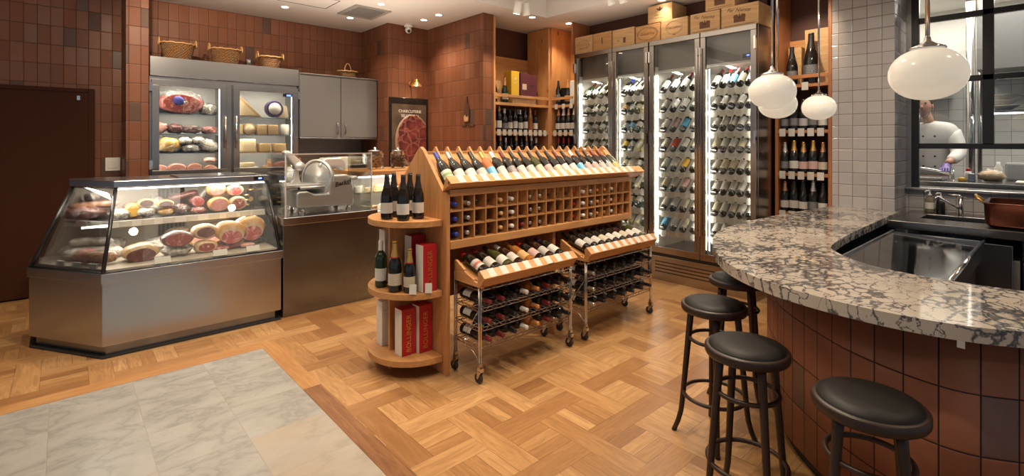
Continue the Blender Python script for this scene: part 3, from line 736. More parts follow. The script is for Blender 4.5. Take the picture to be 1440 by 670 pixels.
# striped ventilation panels on the rear wall
t = NT('ribbed_vent'); s_ = t.sep(t.sepobj()); f = t.math('GREATER_THAN', t.math('FRACT', t.math('MULTIPLY', s_[0], 32.0)), .5)
t.bsdf(color=t.mix(f, (.62, .50, .36), (.28, .22, .16)), rough=.5); M['ribbed'] = t.m
b = MB(); b.box(.62, .82, 5.37, 5.381, .64, TZ0 - .02); b.box(1.18, 1.30, 5.37, 5.381, .64, TZ0 - .02); b.build('ribbed_panel', M['ribbed'], case)
SH = .885
sh = MB().prism([(.262, 4.86), (CX1 - .03, 4.86), (CX1 - .03, 5.37), (.0, 5.37), (.0, 5.23)], 2, SH, SH + .012).build('shelf', M['steel_x'], case)
MB().box(.262, CX1 - .03, 4.852, 4.86, SH - .03, SH + .02).build('front_lip', M['interior'], sh)
tagpos = [.36, .50, .64, .80, .96, 1.09, 1.2, 1.30]
for i, x in enumerate(tagpos): MB().box(x - .045, x + .035, 4.847, 4.852, SH - .026, SH + .016).build('price_card', M['card'], sh)
b = MB(); d_ = (Vector((.0, 5.23)) - Vector((.262, 4.86))).normalized(); nn_ = Vector((-d_.y, d_.x))
for k in (.08, .22):
    p0 = Vector((.262, 4.86)) + d_ * k; p1 = p0 + d_ * .1; q = nn_ * .006
    b = MB(); b.prism([tuple(p0), tuple(p1), tuple(p1 + q), tuple(p0 + q)], 2, SH - .028, SH + .016); b.build('price_card', M['card'], sh)
p0 = Vector((.262, 4.86)); p1 = Vector((0, 5.23)); q = nn_ * -.004
MB().prism([tuple(p0), tuple(p1), tuple(p1 + q), tuple(p0 + q)], 2, SH - .03, SH + .02).build('side_lip', M['interior'], sh)
for i, x in enumerate((.55, .93, 1.17)): MB().prism([(4.50, .607), (4.505, .607), (4.525, .65), (4.52, .65)], 0, x - .05, x + .05).build('price_card', M['card'], case)
for k in (.10, .26, .42):
    a_ = Vector(FB[0]) + (Vector(FB[4]) - Vector(FB[0])).normalized() * k; bb = a_ + (Vector(FB[4]) - Vector(FB[0])).normalized() * .08; off = Vector((.02, .03))
    MB().prism([tuple(a_ + off), tuple(bb + off), tuple(bb + off * 1.3), tuple(a_ + off * 1.3)], 2, .607, .645).build('price_card', M['card'], case)
MB().box(.30, CX1 - .04, 4.84, 4.86, TZ0 - .02, TZ0 - .004).build('light_strip', M['led'], case)
MB().box(.10, CX1 - .04, 4.875, 4.895, SH - .02, SH - .006).build('light_strip', M['led'], case)
area((.85, 4.98, TZ0 - .02), (.85, 5.12, .6), 4.5, 1.0, .12, (1, .93, .82))
area((.22, 5.02, TZ0 - .02), (.2, 5.1, .6), 5, .16, .3, (1, .93, .82))
area((.8, 4.90, SH - .035), (.8, 4.85, .6), 3.6, 1.0, .05, (1, .93, .82))

# cured meats
def meat_mat(name, base, fat, rind=None, sc=9, thr=.52, rough=.32, wet=.3):
    t = NT(name); v = t.sepobj('Object'); n = t.noise(v, sc, 4, .6, 2.2)
    c = t.ramp(n, [(thr - .1, base), (thr + .02, tuple((a + b) / 2 for a, b in zip(base, fat))), (thr + .09, fat)])
    t.bsdf(color=c, rough=rough, coat=wet, coatr=.12); return t.m
MT = {
 'ham': meat_mat('cooked_ham', (.56, .21, .17), (.66, .33, .27), sc=14), 'raw': meat_mat('cured_ham_meat', (.26, .035, .025), (.60, .36, .28), sc=11, thr=.60), 'fat': meat_mat('ham_fat', (.52, .34, .18), (.64, .48, .31), sc=7),
 'rind': meat_mat('golden_rind', (.52, .25, .06), (.62, .38, .15), sc=7), 'darkmeat': meat_mat('dry_cured_meat', (.10, .022, .018), (.26, .11, .09), sc=15, thr=.58), 'salami': meat_mat('salami_casing', (.24, .10, .06), (.46, .28, .18), sc=20, thr=.5),
 'white': meat_mat('mould_casing', (.26, .20, .16), (.60, .56, .50), sc=12, thr=.46), 'speck': meat_mat('speck_red', (.40, .06, .05), (.68, .42, .38), sc=8, thr=.55), 'yellow': meat_mat('saffron_cheese', (.62, .34, .05), (.75, .52, .14), sc=6),
 'mort': meat_mat('mortadella', (.66, .28, .22), (.80, .60, .52), sc=34, thr=.60)}
# clear plastic wrap with glints
t = NT('clear_wrap'); n = t.noise(t.sepobj(), 24, 4, .7, 1.0)
nrm = t.bump(n, 1.0, .03)
a_ = t.node('ShaderNodeBsdfTransparent', {0: (.94, .94, .92)}).outputs[0]; gl = t.node('ShaderNodeBsdfGlossy', {'Color': (1, 1, 1), 'Roughness': .12, 'Normal': nrm}).outputs[0]
df = t.node('ShaderNodeBsdfDiffuse', {0: (.75, .72, .68)}).outputs[0]; m1 = t.node('ShaderNodeMixShader', {0: .55, 1: df, 2: gl}).outputs[0]
mx = t.node('ShaderNodeMixShader', {0: t.ramp(n, [(.46, (.03, .03, .03)), (.66, (.42, .42, .42))]), 1: a_, 2: m1}); t.t.links.new(mx.outputs[0], t.out.inputs[0]); M['wrap'] = t.m

def ham(x, y, z, w, d, h, skin, cut, lab, cat='cured ham', name='cured_ham', rot=0.0, seed=0, grp=None, wrap=False, fatring=True, drop=.03):
    """half ham lying with its cut face to the shopper"""
    T = Matrix.Translation((x, y, z)) @ Matrix.Rotation(rot, 4, 'Z')
    b = MB(); N = 26; rings = []
    def outline(s, yy):
        pts = []
        for i in range(N):
            a = 2 * PI * i / N
            rx = w / 2 * s * (1 + .10 * noise.noise(Vector((math.cos(a) * 1.3, math.sin(a) * 1.3, seed * 2.7)))); rz = h / 2 * s * (1 + .12 * noise.noise(Vector((math.cos(a) * 1.3 + 4, math.sin(a), seed * 1.7))))
            zz = h / 2 + rz * math.sin(a)
            zz = max(zz, .004) if s > .9 else zz
            pts.append((rx * math.cos(a), yy, zz))
        return pts
    prof = [(.80, -d / 2), (.93, -d / 2 + .010), (1.0, -d / 2 + .035), (1.0, .05 * d), (.93, d * .3), (.72, d * .44), (.35, d * .5)]
    vs = []
    for s, yy in prof: vs += outline(s, yy)
    k = len(prof); fs = [(j * N + i, (j + 1) * N + i, (j + 1) * N + (i + 1) % N, j * N + (i + 1) % N) for j in range(k - 1) for i in range(N)]
    fs.append([(k - 1) * N + i for i in range(N)][::-1]); fs.append(list(range(N)))
    b.add(vs, fs, 0, True, T)
    o = tag(b.build(name, MT[skin], org=(x, y, z)), lab, cat, grp)
    def face(s, mt, nm, off, sd=0):
        p = outline(s, -d / 2 - off); c = MB()
        p = [(q[0], q[1], q[2] - h * drop * (1 - s)) for q in p]; c.add(p + [(q[0], -d / 2, q[2]) for q in p], [list(range(N))] + [(i, N + i, N + (i + 1) % N, (i + 1) % N) for i in range(N)], 0, False, T)
        return c.build(nm, mt, o)
    if fatring: face(.79, MT['fat'], 'fat_layer', .002)
    face(.66 if fatring else .78, MT[cut], 'cut_face', .004)
    if cut == 'raw' and fatring:
        bb = MB().ball((w * .05, -d / 2 - .003, h * .5), (w * .06, .006, h * .07), 10, 6, T=T); bb.build('bone_end', MT['fat'], o)
    if wrap: MB().ball((0, 0, h * .60), (w * .53, d * .53, h * .56), 20, 12, T=T, jit=.12, seed=seed, p=.8).build('plastic_wrap', M['wrap'], o)
    return o
def log(p0, p1, r, mat, lab, name='salami', cat='salami', jit=.1, seed=0, grp=None, band=None, flat=1.0):
    p0, p1 = Vector(p0), Vector(p1); n = 12; pts = []; rr = []
    for i in range(n + 1):
        u = i / n; pts.append(p0.lerp(p1, u) + Vector((noise.noise(Vector((u * 3, seed, 0))), noise.noise(Vector((u * 3, seed, 5))), 0)) * r * jit * 3)
        e = math.sqrt(max(0.0, 1 - (2 * u - 1) ** 6)); rr.append(max(.12, e) * r * (1 + jit * noise.noise(Vector((u * 7, seed, 1)))))
    o = tag(MB().tube(pts, rr, 14, flat=flat).build(name, mat), lab, cat, grp)
    if band: MB().tube([pts[4], pts[5], pts[6], pts[7]], [k * 1.03 for k in rr[4:8]], 14, flat=flat).build('paper_band', band, o)
    return o
def lump(x, y, z, w, d, h, mat, lab, name='wrapped_cured_meat', cat='cured meat', seed=0, wrap=True, jit=.35, grp=None):
    """irregular piece lying on a shelf, z is the shelf"""
    b = MB().ball((x, y, z + h * .5), (w / 2, d / 2, h / 2), 20, 12, jit=jit, seed=seed, p=.85, fr=2.2)
    zm = min(q.z for q in b.v)
    for q in b.v: q.z += z - zm + .001
    o = tag(b.build(name, mat, org=(x, y, z)), lab, cat, grp)
    if wrap:
        c = MB().ball((x, y, z + h * .5), (w / 2 * 1.05, d / 2 * 1.05, h / 2 * 1.06), 20, 12, jit=.25, seed=seed + 9, p=.8, fr=3.5)
        zm = min(q.z for q in c.v)
        for q in c.v: q.z += z - zm + .001
        c.build('plastic_wrap', M['wrap'], o)
    return o
D0 = .606; S0 = SH + .013
# lower deck, from the left
log((.03, 4.87, D0 + .05), (.30, 4.72, D0 + .055), .046, MT['salami'], 'long brown salami in the left corner of the case deck', seed=1)
ham(.44, 4.76, D0, .24, .18, .13, 'fat', 'darkmeat', 'pale fat-covered ham joint behind the long brown salami', seed=2, fatring=False, drop=.6)
lump(.67, 4.75, D0, .20, .18, .07, MT['white'], 'wrapped grey meat piece lying under a dark cured ham', seed=3)
ham(.67, 4.74, D0 + .078, .22, .18, .12, 'darkmeat', 'raw', 'dark cured ham lying on top of a wrapped piece, left of centre', seed=4, fatring=False)
ham(.87, 4.77, D0, .18, .16, .095, 'fat', 'raw', 'cured ham half with marbled red cut face at the bottom of a pile of two', seed=5)
ham(.87, 4.80, D0 + .100, .20, .16, .125, 'fat', 'darkmeat', 'dark red cured ham half on top of a pile of two', seed=6)
lump(1.06, 4.79, D0, .22, .18, .06, MT['speck'], 'flat vacuum-packed meat under the golden rolled pork', seed=7)
ham(1.05, 4.77, D0 + .068, .24, .18, .165, 'rind', 'speck', 'golden rolled pork joint in the middle of the deck', 'rolled pork', 'rolled_pork', seed=8, drop=.75)
lump(1.24, 4.88, D0, .20, .16, .055, MT['darkmeat'], 'dark vacuum-packed meat under the rightmost golden joint', seed=9)
ham(1.225, 4.86, D0 + .062, .25, .18, .19, 'rind', 'speck', 'large golden rolled pork joint at the right end of the deck', 'rolled pork', 'rolled_pork', seed=10, drop=.75)
log((-.02, 5.08, D0 + .045), (.36, 4.98, D0 + .05), .045, MT['white'], 'white papered sausage lying behind the brown salami', seed=11)
log((-.04, 5.22, D0 + .05), (.36, 5.20, D0 + .06), .05, MT['white'], 'white papered sausage at the back of the left corner', seed=12, band=M['paper'])
log((.02, 5.12, D0 + .125), (.30, 5.08, D0 + .12), .035, MT['white'], 'thin white sausage lying on two papered sausages', seed=13)
ham(.92, 5.08, D0, .28, .16, .13, 'rind', 'ham', 'golden joint in the row behind, left of the pair', seed=14)
ham(1.20, 5.12, D0, .24, .16, .14, 'rind', 'ham', 'golden joint in the row behind at the right end', seed=15)
lump(.62, 5.08, D0, .26, .16, .10, MT['white'], 'wrapped pale meat at the back of the deck', seed=16)
# upper shelf
lump(.13, 5.16, S0, .24, .14, .09, MT['darkmeat'], 'dark wrinkled wrapped meat at the left of the upper shelf', seed=17, jit=.5)
log((.02, 5.25, S0 + .10), (.34, 5.14, S0 + .12), .03, MT['salami'], 'brown dried sausage lying across the dark wrinkled meat', seed=18)
log((.10, 5.3, S0 + .15), (.22, 5.26, S0 + .19), .035, MT['white'], 'white netted salami end leaning at the upper left', seed=19, band=M['blackm'])
lump(.335, 5.02, S0, .13, .12, .07, MT['white'], 'small grey wrapped sausage at the corner of the upper shelf', seed=20)
ham(.415, 5.06, S0 + .001, .10, .12, .12, 'yellow', 'yellow', 'orange-brown cheese wedge behind the corner post', 'cheese', 'cheese_wedge', seed=21, fatring=False)
lump(.50, 5.0, S0, .12, .12, .075, MT['white'], 'pale wrapped packet beside the corner of the upper shelf', seed=22)
lump(.625, 5.0, S0, .11, .12, .06, MT['yellow'], 'yellow wrapped cheese below a brown smoked piece', 'wrapped_cheese', 'cheese', seed=23)
ham(.625, 5.0, S0 + .066, .12, .12, .07, 'yellow', 'darkmeat', 'smoked brown piece with yellow rind on a yellow cheese', 'smoked cheese', 'smoked_cheese', seed=24, fatring=False)
ham(.50, 5.02, S0 + .082, .115, .1, .07, 'yellow', 'darkmeat', 'smoked brown piece with yellow rind on a pale packet', 'smoked cheese', 'smoked_cheese', seed=25, fatring=False)
lump(.74, 5.02, S0, .11, .14, .08, MT['darkmeat'], 'glossy wrapped dark meat left of the red cut', seed=26)
lump(.86, 4.99, S0, .11, .12, .05, MT['speck'], 'crumpled clear packet of sliced meat in mid shelf', seed=27)
ham(.86, 5.06, S0 + .056, .12, .12, .09, 'darkmeat', 'speck', 'bright red cured cut lying on a crumpled packet', 'cured meat', 'cured_meat', seed=28, fatring=False)
log((.68, 5.16, S0 + .12), (.90, 5.2, S0 + .17), .03, MT['darkmeat'], 'dark sausage lying at the back behind the red cut', seed=29)
log((.90, 5.2, S0 + .08), (.98, 5.22, S0 + .22), .025, MT['white'], 'white sausage standing slanted left of the ham slices', seed=30)
ham(1.01, 5.0, S0, .165, .14, .135, 'rind', 'ham', 'pink cooked ham half with smooth cut face, lower of a pile', 'cooked ham', 'cooked_ham', seed=31, fatring=False)
ham(1.00, 5.04, S0 + .137, .15, .14, .12, 'rind', 'mort', 'speckled pink mortadella half on top of the cooked ham', 'mortadella', 'mortadella', seed=32, fatring=False)
ham(1.165, 5.02, S0, .15, .14, .13, 'fat', 'raw', 'marbled red ham half, lower of the pair beside the cooked ham', seed=33)
ham(1.15, 5.06, S0 + .128, .15, .14, .10, 'fat', 'speck', 'pale pink ham half on top of the marbled red one', seed=34)
for k, (x, y, zz) in enumerate(((1.26, 5.1, 0), (1.26, 5.1, .045), (1.26, 5.1, .09), (1.33, 5.22, .13))):
    o = MB().lathe([(.028, 0), (.03, .004), (.03, .034), (.028, .038)], 14, Matrix.Translation((x, y, S0 + zz))).build('preserve_tin', M['black'])
    tag(o, ['bottom tin of the stack beside the ham halves', 'middle tin of the stack beside the ham halves', 'top tin of the stack beside the ham halves', 'small tin standing on the dark gift box'][k], 'tin', 'small round preserve tins')
    MB().lathe([(.0305, .028), (.0305, .041), (.0001, .0415)], 14, Matrix.Translation((x, y, S0 + zz)), cap=False).build('gold_lid', CP['gold'], o)
o = tag(MB().box(1.285, 1.355, 5.18, 5.26, S0, S0 + .13).build('gift_box', M['black'], bevel=.002), 'small black box with a round gold emblem at the right of the shelf', 'gift box')
MB().lathe([(.018, 0), (.024, .002), (.024, .003)], 20, Matrix.Translation((1.32, 5.18, S0 + .075)) @ Matrix.Rotation(PI / 2, 4, 'X')).build('gold_emblem', CP['gold'], o)


# the fuller back rows
for k, (x, w_, h, mt, lb) in enumerate(((.22, .18, .09, 'white', 'grey netted sausage piece in the left back of the upper shelf'), (.44, .16, .10, 'salami', 'brown salami piece behind the cheese on the upper shelf'), (.60, .15, .13, 'white', 'pale piece behind the stacked smoked cheeses'),
        (.74, .14, .15, 'darkmeat', 'tall dark piece behind the glossy wrapped meat'), (.92, .16, .12, 'speck', 'reddish packet behind the slanted white sausage'), (1.10, .16, .16, 'fat', 'pale fatty piece behind the two pairs of hams'))):
    lump(x, 5.29, S0, w_ * .85, .11, h, MT[mt], lb, seed=70 + k, wrap=k % 2 == 0)
for k, (x, w_, h, mt, lb) in enumerate(((.30, .20, .10, 'white', 'papered sausage piece at the left back of the deck'), (.76, .22, .14, 'fat', 'pale joint at the back of the deck behind the dark cured ham'), (1.08, .22, .15, 'rind', 'golden joint at the back of the deck in the centre'))):
    lump(x, 5.30, D0, w_ * .85, .11, h, MT[mt], lb, seed=80 + k, wrap=k == 0)
for k, (x, y, w_, mt, lb) in enumerate(((.12, 4.95, .14, 'speck', 'red and white packet between the two sausages in the left corner'), (.48, 4.95, .16, 'white', 'crumpled white packet behind the pale ham joint'), (.98, 4.70, .12, 'speck', 'thin clear packet lying before the golden rolled pork'), (1.18, 4.72, .14, 'mort', 'thin clear packet lying at the right front of the deck'))):
    lump(x, y, D0, w_ * .85, .08, .035 if k > 1 else .09, MT[mt], lb, seed=90 + k)

# ---------------------------------------------------------------- slicer counter
SX0, SX1 = 1.392, 2.255
sc_ = tag(empty('slicer_counter', (1.82, 4.9, 0)), 'tall stainless counter carrying the slicer, right of the meat case', 'counter')
MB().box(SX0 + .01, SX1 - .01, 4.50, 5.4, 0, .09).build('plinth', M['steel_dark'], sc_)
MB().box(SX0, SX1, CY + .01, 5.43, .08, .80).build('body', M['steel_dark'], sc_, bevel=.003)
MB().box(SX0 - .005, SX1 + .005, CY, 5.44, .795, .862).build('worktop', M['steel_x'], sc_, bevel=.004)
# glass guard around the slicer
gd = tag(empty('glass_guard', (1.8, 4.6, .862)), 'clear glass sneeze guard around the meat slicer', 'glass guard')
MB().box(SX0 + .02, SX1 - .05, CY + .02, CY + .028, .863, 1.40).build('front_glass', M['glass'], gd)
MB().box(SX1 - .058, SX1 - .05, CY + .03, 5.0, .863, 1.40).build('side_glass', M['glass'], gd)
MB().box(SX0 + .02, SX0 + .028, CY + .03, 5.0, .863, 1.40).build('side_glass', M['glass'], gd)
b = MB(); b.box(SX0 + .02, SX1 - .05, CY + .012, CY + .10, 1.40, 1.408); b.build('top_glass', M['glass'], gd)
b = MB()
for x in (SX0 + .02, SX1 - .052):
    b.box(x - .003, x + .006, CY + .015, CY + .024, .862, 1.408)
b.box(SX0 + .02, SX1 - .05, CY + .012, CY + .020, 1.40, 1.412)
b.build('corner_trim', M['alu'], gd)

# slicer
sl = tag(empty('meat_slicer', (1.80, 4.85, .862)), 'large polished aluminium meat slicer with round blade behind glass', 'meat slicer')
Z = .862
b = MB()
for x in (1.62, 2.06):
    for y in (4.66, 4.96): b.lathe([(.028, 0), (.03, .012), (.016, .03), (.016, .045)], 16, Matrix.Translation((x, y, Z)))
b.build('foot', M['chrome'], sl)
# base casting
prof = [(1.56, Z + .05), (2.10, Z + .04), (2.10, Z + .20), (2.08, Z + .31), (2.03, Z + .34), (1.90, Z + .34), (1.865, Z + .31), (1.855, Z + .17), (1.72, Z + .17), (1.66, Z + .20), (1.58, Z + .20), (1.56, Z + .18)]
MB().prism(prof, 1, 4.63, 4.95).build('base_casting', M['alu'], sl, bevel=.014, seg=3)
o = MB().box(1.95, 2.06, 4.626, 4.63, Z + .245, Z + .25).build('nameplate_line', M['black'], sl)
text('Berkel', .062, M['black'], o, (1.985, 4.624, Z + .262), (PI / 2, -.25, 0), 'lettering', .0008, shear=.3)
# blade and guard ring, facing left-front
T = Matrix.Translation((1.80, 4.78, Z + .30)) @ Matrix.Rotation(R(-62), 4, 'Z') @ Matrix.Rotation(R(90), 4, 'X')
MB().lathe([(.0001, .018), (.05, .02), (.055, .012), (.15, .008), (.168, 0), (.15, -.006), (.0001, -.008)], 40, T, cap=False).build('blade', M['alu'], sl)
MB().lathe([(.170, -.022), (.186, -.022), (.188, .012), (.170, .016), (.168, 0)], 40, T, cap=False).build('guard_ring', M['alu'], sl)
b = MB(); b.prism([(1.80, Z + .44), (1.86, Z + .50), (2.02, Z + .50), (2.06, Z + .45), (2.06, Z + .38), (2.03, Z + .37), (1.98, Z + .41), (1.80, Z + .41)], 1, 4.72, 4.88)
b.build('sharpener_housing', M['alu'], sl, bevel=.02, seg=3)
b = MB(); b.cyl((1.95, 4.80, Z + .33), (1.93, 4.80, Z + .42), .03, 14); b.cyl((2.10, 4.7, Z + .30), (2.145, 4.67, Z + .30), .02, 12); b.build('knob', M['alu'], sl)
# carriage, table and arm at the left
b = MB(); b.box(1.445, 1.80, 4.66, 4.98, Z + .235, Z + .262); b.build('carriage_table', M['alu'], sl, bevel=.006)
b = MB(); b.prism([(1.55, Z + .26), (1.66, Z + .26), (1.64, Z + .30), (1.63, Z + .42), (1.60, Z + .42), (1.58, Z + .30)], 1, 4.78, 4.82); b.build('upright', M['alu'], sl, bevel=.01)
b = MB(); b.prism([(1.48, Z + .56), (1.53, Z + .58), (1.66, Z + .46), (1.665, Z + .40), (1.61, Z + .38), (1.58, Z + .43)], 1, 4.74, 4.84); b.build('meat_press_arm', M['alu'], sl, bevel=.022, seg=3)
MB().cyl((1.63, 4.735, Z + .425), (1.63, 4.845, Z + .425), .042, 20).build('pivot', M['alu'], sl)
MB().box(1.50, 1.54, 4.86, 5.16, Z + .27, Z + .50).build('push_plate', M['steel'], sl, bevel=.006)
b = MB(); b.cyl((1.47, 4.70, Z + .24), (1.47, 4.70, Z + .05), .022, 14); b.cyl((1.58, 4.60, Z + .235), (1.80, 4.60, Z + .235), .014, 10); b.build('handle', M['alu'], sl)
b = MB(); b.tube([(1.66, 4.9, Z + .28), (1.73, 4.92, Z + .42), (1.85, 4.92, Z + .47), (1.92, 4.92, Z + .42)], .006, 6); b.box(1.66, 1.84, 4.93, 4.936, Z + .265, Z + .44); b.build('rear_plate', M['steel'], sl)

# ---------------------------------------------------------------- tall glass door refrigerator
TY = 6.15
tw = tag(empty('upright_refrigerator', (1.37, 6.38, 0)), 'tall stainless refrigerator with two glass doors full of ham and cheese', 'refrigerator')
b = MB()
b.box(.645, .665, TY + .04, 6.6, 0, 2.19); b.box(2.075, 2.095, TY + .04, 6.6, 0, 2.19); b.box(.645, 2.095, 6.58, 6.6, 0, 2.19)
b.box(.665, 2.075, TY + .04, 6.58, 1.06, 1.17); b.box(.665, 2.075, TY + .04, 6.58, 2.155, 2.19); b.box(1.30, 1.40, TY + .04, 6.58, 1.17, 2.155)
b.build('cabinet', M['steel'], tw)
MB().box(.645, 2.10, TY, 6.6, 2.19, 2.385).build('top_panel', M['steel'], tw, bevel=.003)
MB().box(.645, 2.095, TY + .012, 6.57, .02, 1.06).build('base_panel', M['steel'], tw, bevel=.003)
b = MB(); b.box(.667, 2.073, 6.56, 6.579, 1.17, 2.155); b.build('liner', M['interior'], tw)
FX = []
for (a, c, hs) in ((.66, 1.33, 'L'), (1.395, 2.09, 'R')):
    b = MB(); w_ = .062
    for q in ((a, c, 1.165, 1.165 + w_), (a, c, 2.155 - w_, 2.155), (a, a + w_, 1.165 + w_, 2.155 - w_), (c - w_, c, 1.165 + w_, 2.155 - w_)): b.box(q[0], q[1], TY - .01, TY + .035, q[2], q[3])
    dr = b.build('glass_door', M['steel'], tw, bevel=.004)
    MB().box(a + w_, c - w_, TY + .008, TY + .014, 1.165 + w_, 2.155 - w_).build('glass_pane', M['glass_fridge'], dr)
    hx = c - .02 if hs == 'L' else a + .02
    b = MB(); b.cyl((hx, TY - .05, 1.45), (hx, TY - .05, 1.80), .008, 8)
    for zz in (1.47, 1.78): b.cyl((hx, TY - .05, zz), (hx, TY - .005, zz), .009, 8)
    b.build('handle', M['chrome'], dr)
    hx = a - .008 if hs == 'L' else c + .008
    for zz in (1.24, 2.03): MB().box(hx - .014, hx + .014, TY - .02, TY + .01, zz, zz + .09).build('hinge', M['chrome'], dr)
    xx = (a + c) / 2
    for zz in (1.40, 1.60, 1.80):
        if hs == 'L' and zz == 1.80: zz = 1.81
        s_ = MB().box(a + .02 if hs == 'L' else 1.402, c - .03 if hs == 'L' else 2.07, TY + .06, 6.55, zz - .008, zz); s_.build('wire_shelf', M['chrome'], tw)
    for zz in (a + .055, c - .055): MB().box(zz - .008, zz + .008, TY + .042, TY + .056, 1.23, 2.09).build('light_strip', M['led'], tw)
    MB().box(a + .07, c - .07, TY + .06, TY + .08, 2.125, 2.14).build('light_strip', M['led'], tw)
    area((xx, TY + .08, 2.12), (xx, TY + .2, 1.2), 2.2, .5, .08, (1, .95, .86))
    for zz in (1.79, 1.585, 1.385): area((xx, TY + .08, zz), (xx, TY + .25, zz - .3), 1.1, .5, .04, (1, .95, .86))
b = MB().box(1.93, 2.04, TY + .04, TY + .05, 2.055, 2.09); o = b.build('control_panel', M['black'], tw); MB().box(1.97, 2.02, TY + .037, TY + .04, 2.062, 2.082).build('display', M['blue_led'], o)
TYF = TY + .16
z4, z3, z2, z1 = 1.811, 1.601, 1.401, 1.172
o = ham(.93, 6.36, z4, .42, .22, .23, 'speck', 'raw', 'large wrapped ham with blue tag on the top left refrigerator shelf', 'wrapped ham', 'wrapped_ham', seed=40, wrap=True, fatring=False)
MB().ball((.90, 6.24, z4 + .14), (.05, .02, .045), 12, 8, jit=.5).build('blue_tag', plain('blue_plastic', (.06, .06, .36), .4), o)
lump(1.19, TYF + .05, z4, .17, .14, .12, MT['white'], 'small grey wrapped packet beside the large wrapped ham', seed=41)
for k, (x, w_, mt, h, lb) in enumerate(((.74, .13, 'mort', .11, 'round pink salami end at the left of the second shelf'), (.88, .15, 'darkmeat', .10, 'dark cured piece next to the pink salami end'), (1.03, .17, 'darkmeat', .085, 'long dark cured piece in the middle of the second shelf'), (1.19, .14, 'speck', .08, 'reddish cured piece at the right of the second shelf'))):
    lump(x, TYF, z3, w_, .13, h, MT[mt], lb, seed=42 + k, wrap=k > 1)
for k, (x, zz, w_, mt, h, lb) in enumerate(((.82, z2, .22, 'yellow', .15, 'amber wrapped piece in a yellow bag on the third shelf'), (1.02, z2, .16, 'white', .08, 'grey bagged sausage, lower one beside the amber bag'), (.97, z2 + .085, .13, 'white', .08, 'grey bagged sausage above left of another'), (1.09, z2 + .085, .12, 'white', .08, 'grey bagged sausage above right of another'), (1.19, z2, .17, 'white', .13, 'large grey bagged piece at the right of the third shelf'))):
    lump(x, TYF, zz, w_, .13, h, MT[mt], lb, seed=50 + k)
for k, (x, w_, h, lb) in enumerate(((.75, .12, .11, 'pink mortadella round at the left of the bottom shelf'), (.89, .17, .12, 'pink mortadella round, second on the bottom shelf'), (1.05, .16, .12, 'pink mortadella piece, third on the bottom shelf'), (1.20, .14, .10, 'pink mortadella piece at the right of the bottom shelf'))):
    ham(x, TYF, z1, w_, .12, h, 'salami' if k > 1 else 'mort', 'mort', lb, 'mortadella', 'mortadella', seed=60 + k, fatring=False)
lump(1.2, TYF, z1 + .112, .13, .12, .06, MT['mort'], 'pink packet lying on the rightmost mortadella', seed=65)
# cheeses on the right
ch1 = plain('cheese_pale', (.70, .55, .33), .5); ch2 = plain('cheese_rind', (.50, .33, .15), .6); ch3 = plain('cheese_white', (.76, .71, .60), .5)
o = tag(MB().prism([(1.42, z4), (1.72, z4), (1.50, z4 + .22), (1.46, z4 + .24)], 1, 6.26, 6.36).build('cheese_wedge', ch2, bevel=.006), 'tall brown triangular cheese wedge on the top shelf', 'cheese')
MB().prism([(1.44, z4 + .01), (1.66, z4 + .01), (1.49, z4 + .19)], 1, 6.253, 6.26).build('cut_face', ch1, o)
o = tag(MB().lathe([(.092, -.04), (.1, -.03), (.1, .03), (.092, .04)], 28, Matrix.Translation((1.86, 6.30, z4 + .1)) @ Matrix.Rotation(PI / 2, 4, 'X')).build('round_cheese', CP['purple']), 'round cheese with purple rim standing on its edge', 'cheese')
MB().lathe([(.0001, .045), (.07, .045), (.07, .04)], 28, Matrix.Translation((1.86, 6.30, z4 + .1)) @ Matrix.Rotation(PI / 2, 4, 'X'), cap=False).build('round_label', M['paper'], o)
o = tag(MB().prism([(1.93, z4), (2.05, z4), (2.03, z4 + .15), (1.97, z4 + .15)], 1, 6.36, 6.46).build('cheese_wedge', ch1, bevel=.006), 'small pale cheese wedge behind the purple-rimmed round', 'cheese')
def cheese(x, z, w_, h, mt, lb, rnd=False):
    if rnd: b = MB().lathe([(w_ / 2 - .006, 0), (w_ / 2, .006), (w_ / 2, h - .006), (w_ / 2 - .006, h)], 24, Matrix.Translation((x, TYF, z)))
    else: b = MB().box(x - w_ / 2, x + w_ / 2, TYF - .06, TYF + .07, z, z + h)
    o = tag(b.build('cheese_block', mt, bevel=0 if rnd else .008), lb, 'cheese')
    return o
cheese(1.48, z3, .08, .12, ch2, 'narrow brown cheese at the left of the second shelf')
o = tag(MB().lathe([(.06, -.035), (.065, -.03), (.065, .03), (.06, .035)], 24, Matrix.Translation((1.59, TYF, z3 + .066)) @ Matrix.Rotation(PI / 2, 4, 'X')).build('round_cheese', ch2), 'small brown cheese round standing on edge, second shelf', 'cheese')
MB().lathe([(.0001, .037), (.05, .037), (.05, .034)], 24, Matrix.Translation((1.59, TYF, z3 + .066)) @ Matrix.Rotation(PI / 2, 4, 'X'), cap=False).build('cut_face', ch1, o)
cheese(1.72, z3, .10, .12, ch2, 'brown cheese block right of the round, second shelf'); cheese(1.84, z3, .11, .12, ch2, 'brown cheese block beside the white candle-like cheese')
cheese(1.99, z3, .10, .13, ch3, 'white cheese cylinder at the right of the second shelf', True)
cheese(1.54, z2, .22, .15, ch1, 'large pale cheese block at the left of the third shelf'); cheese(1.75, z2, .12, .10, ch2, 'small brown cheese block in mid third shelf'); cheese(1.92, z2, .13, .10, ch2, 'small brown cheese block at the right of the third shelf')
cheese(1.56, z1, .24, .06, ch3, 'flat white cheese at the left of the bottom shelf'); cheese(1.56, z1 + .061, .16, .05, ch1, 'flat pale cheese lying on the white one')
cheese(1.80, z1, .12, .07, ch2, 'dark cheese, lower of two at mid bottom shelf'); cheese(1.86, z1 + .071, .14, .07, ch2, 'dark cheese lying across two others'); cheese(1.94, z1, .12, .07, ch1, 'light cheese at the right of the bottom shelf')

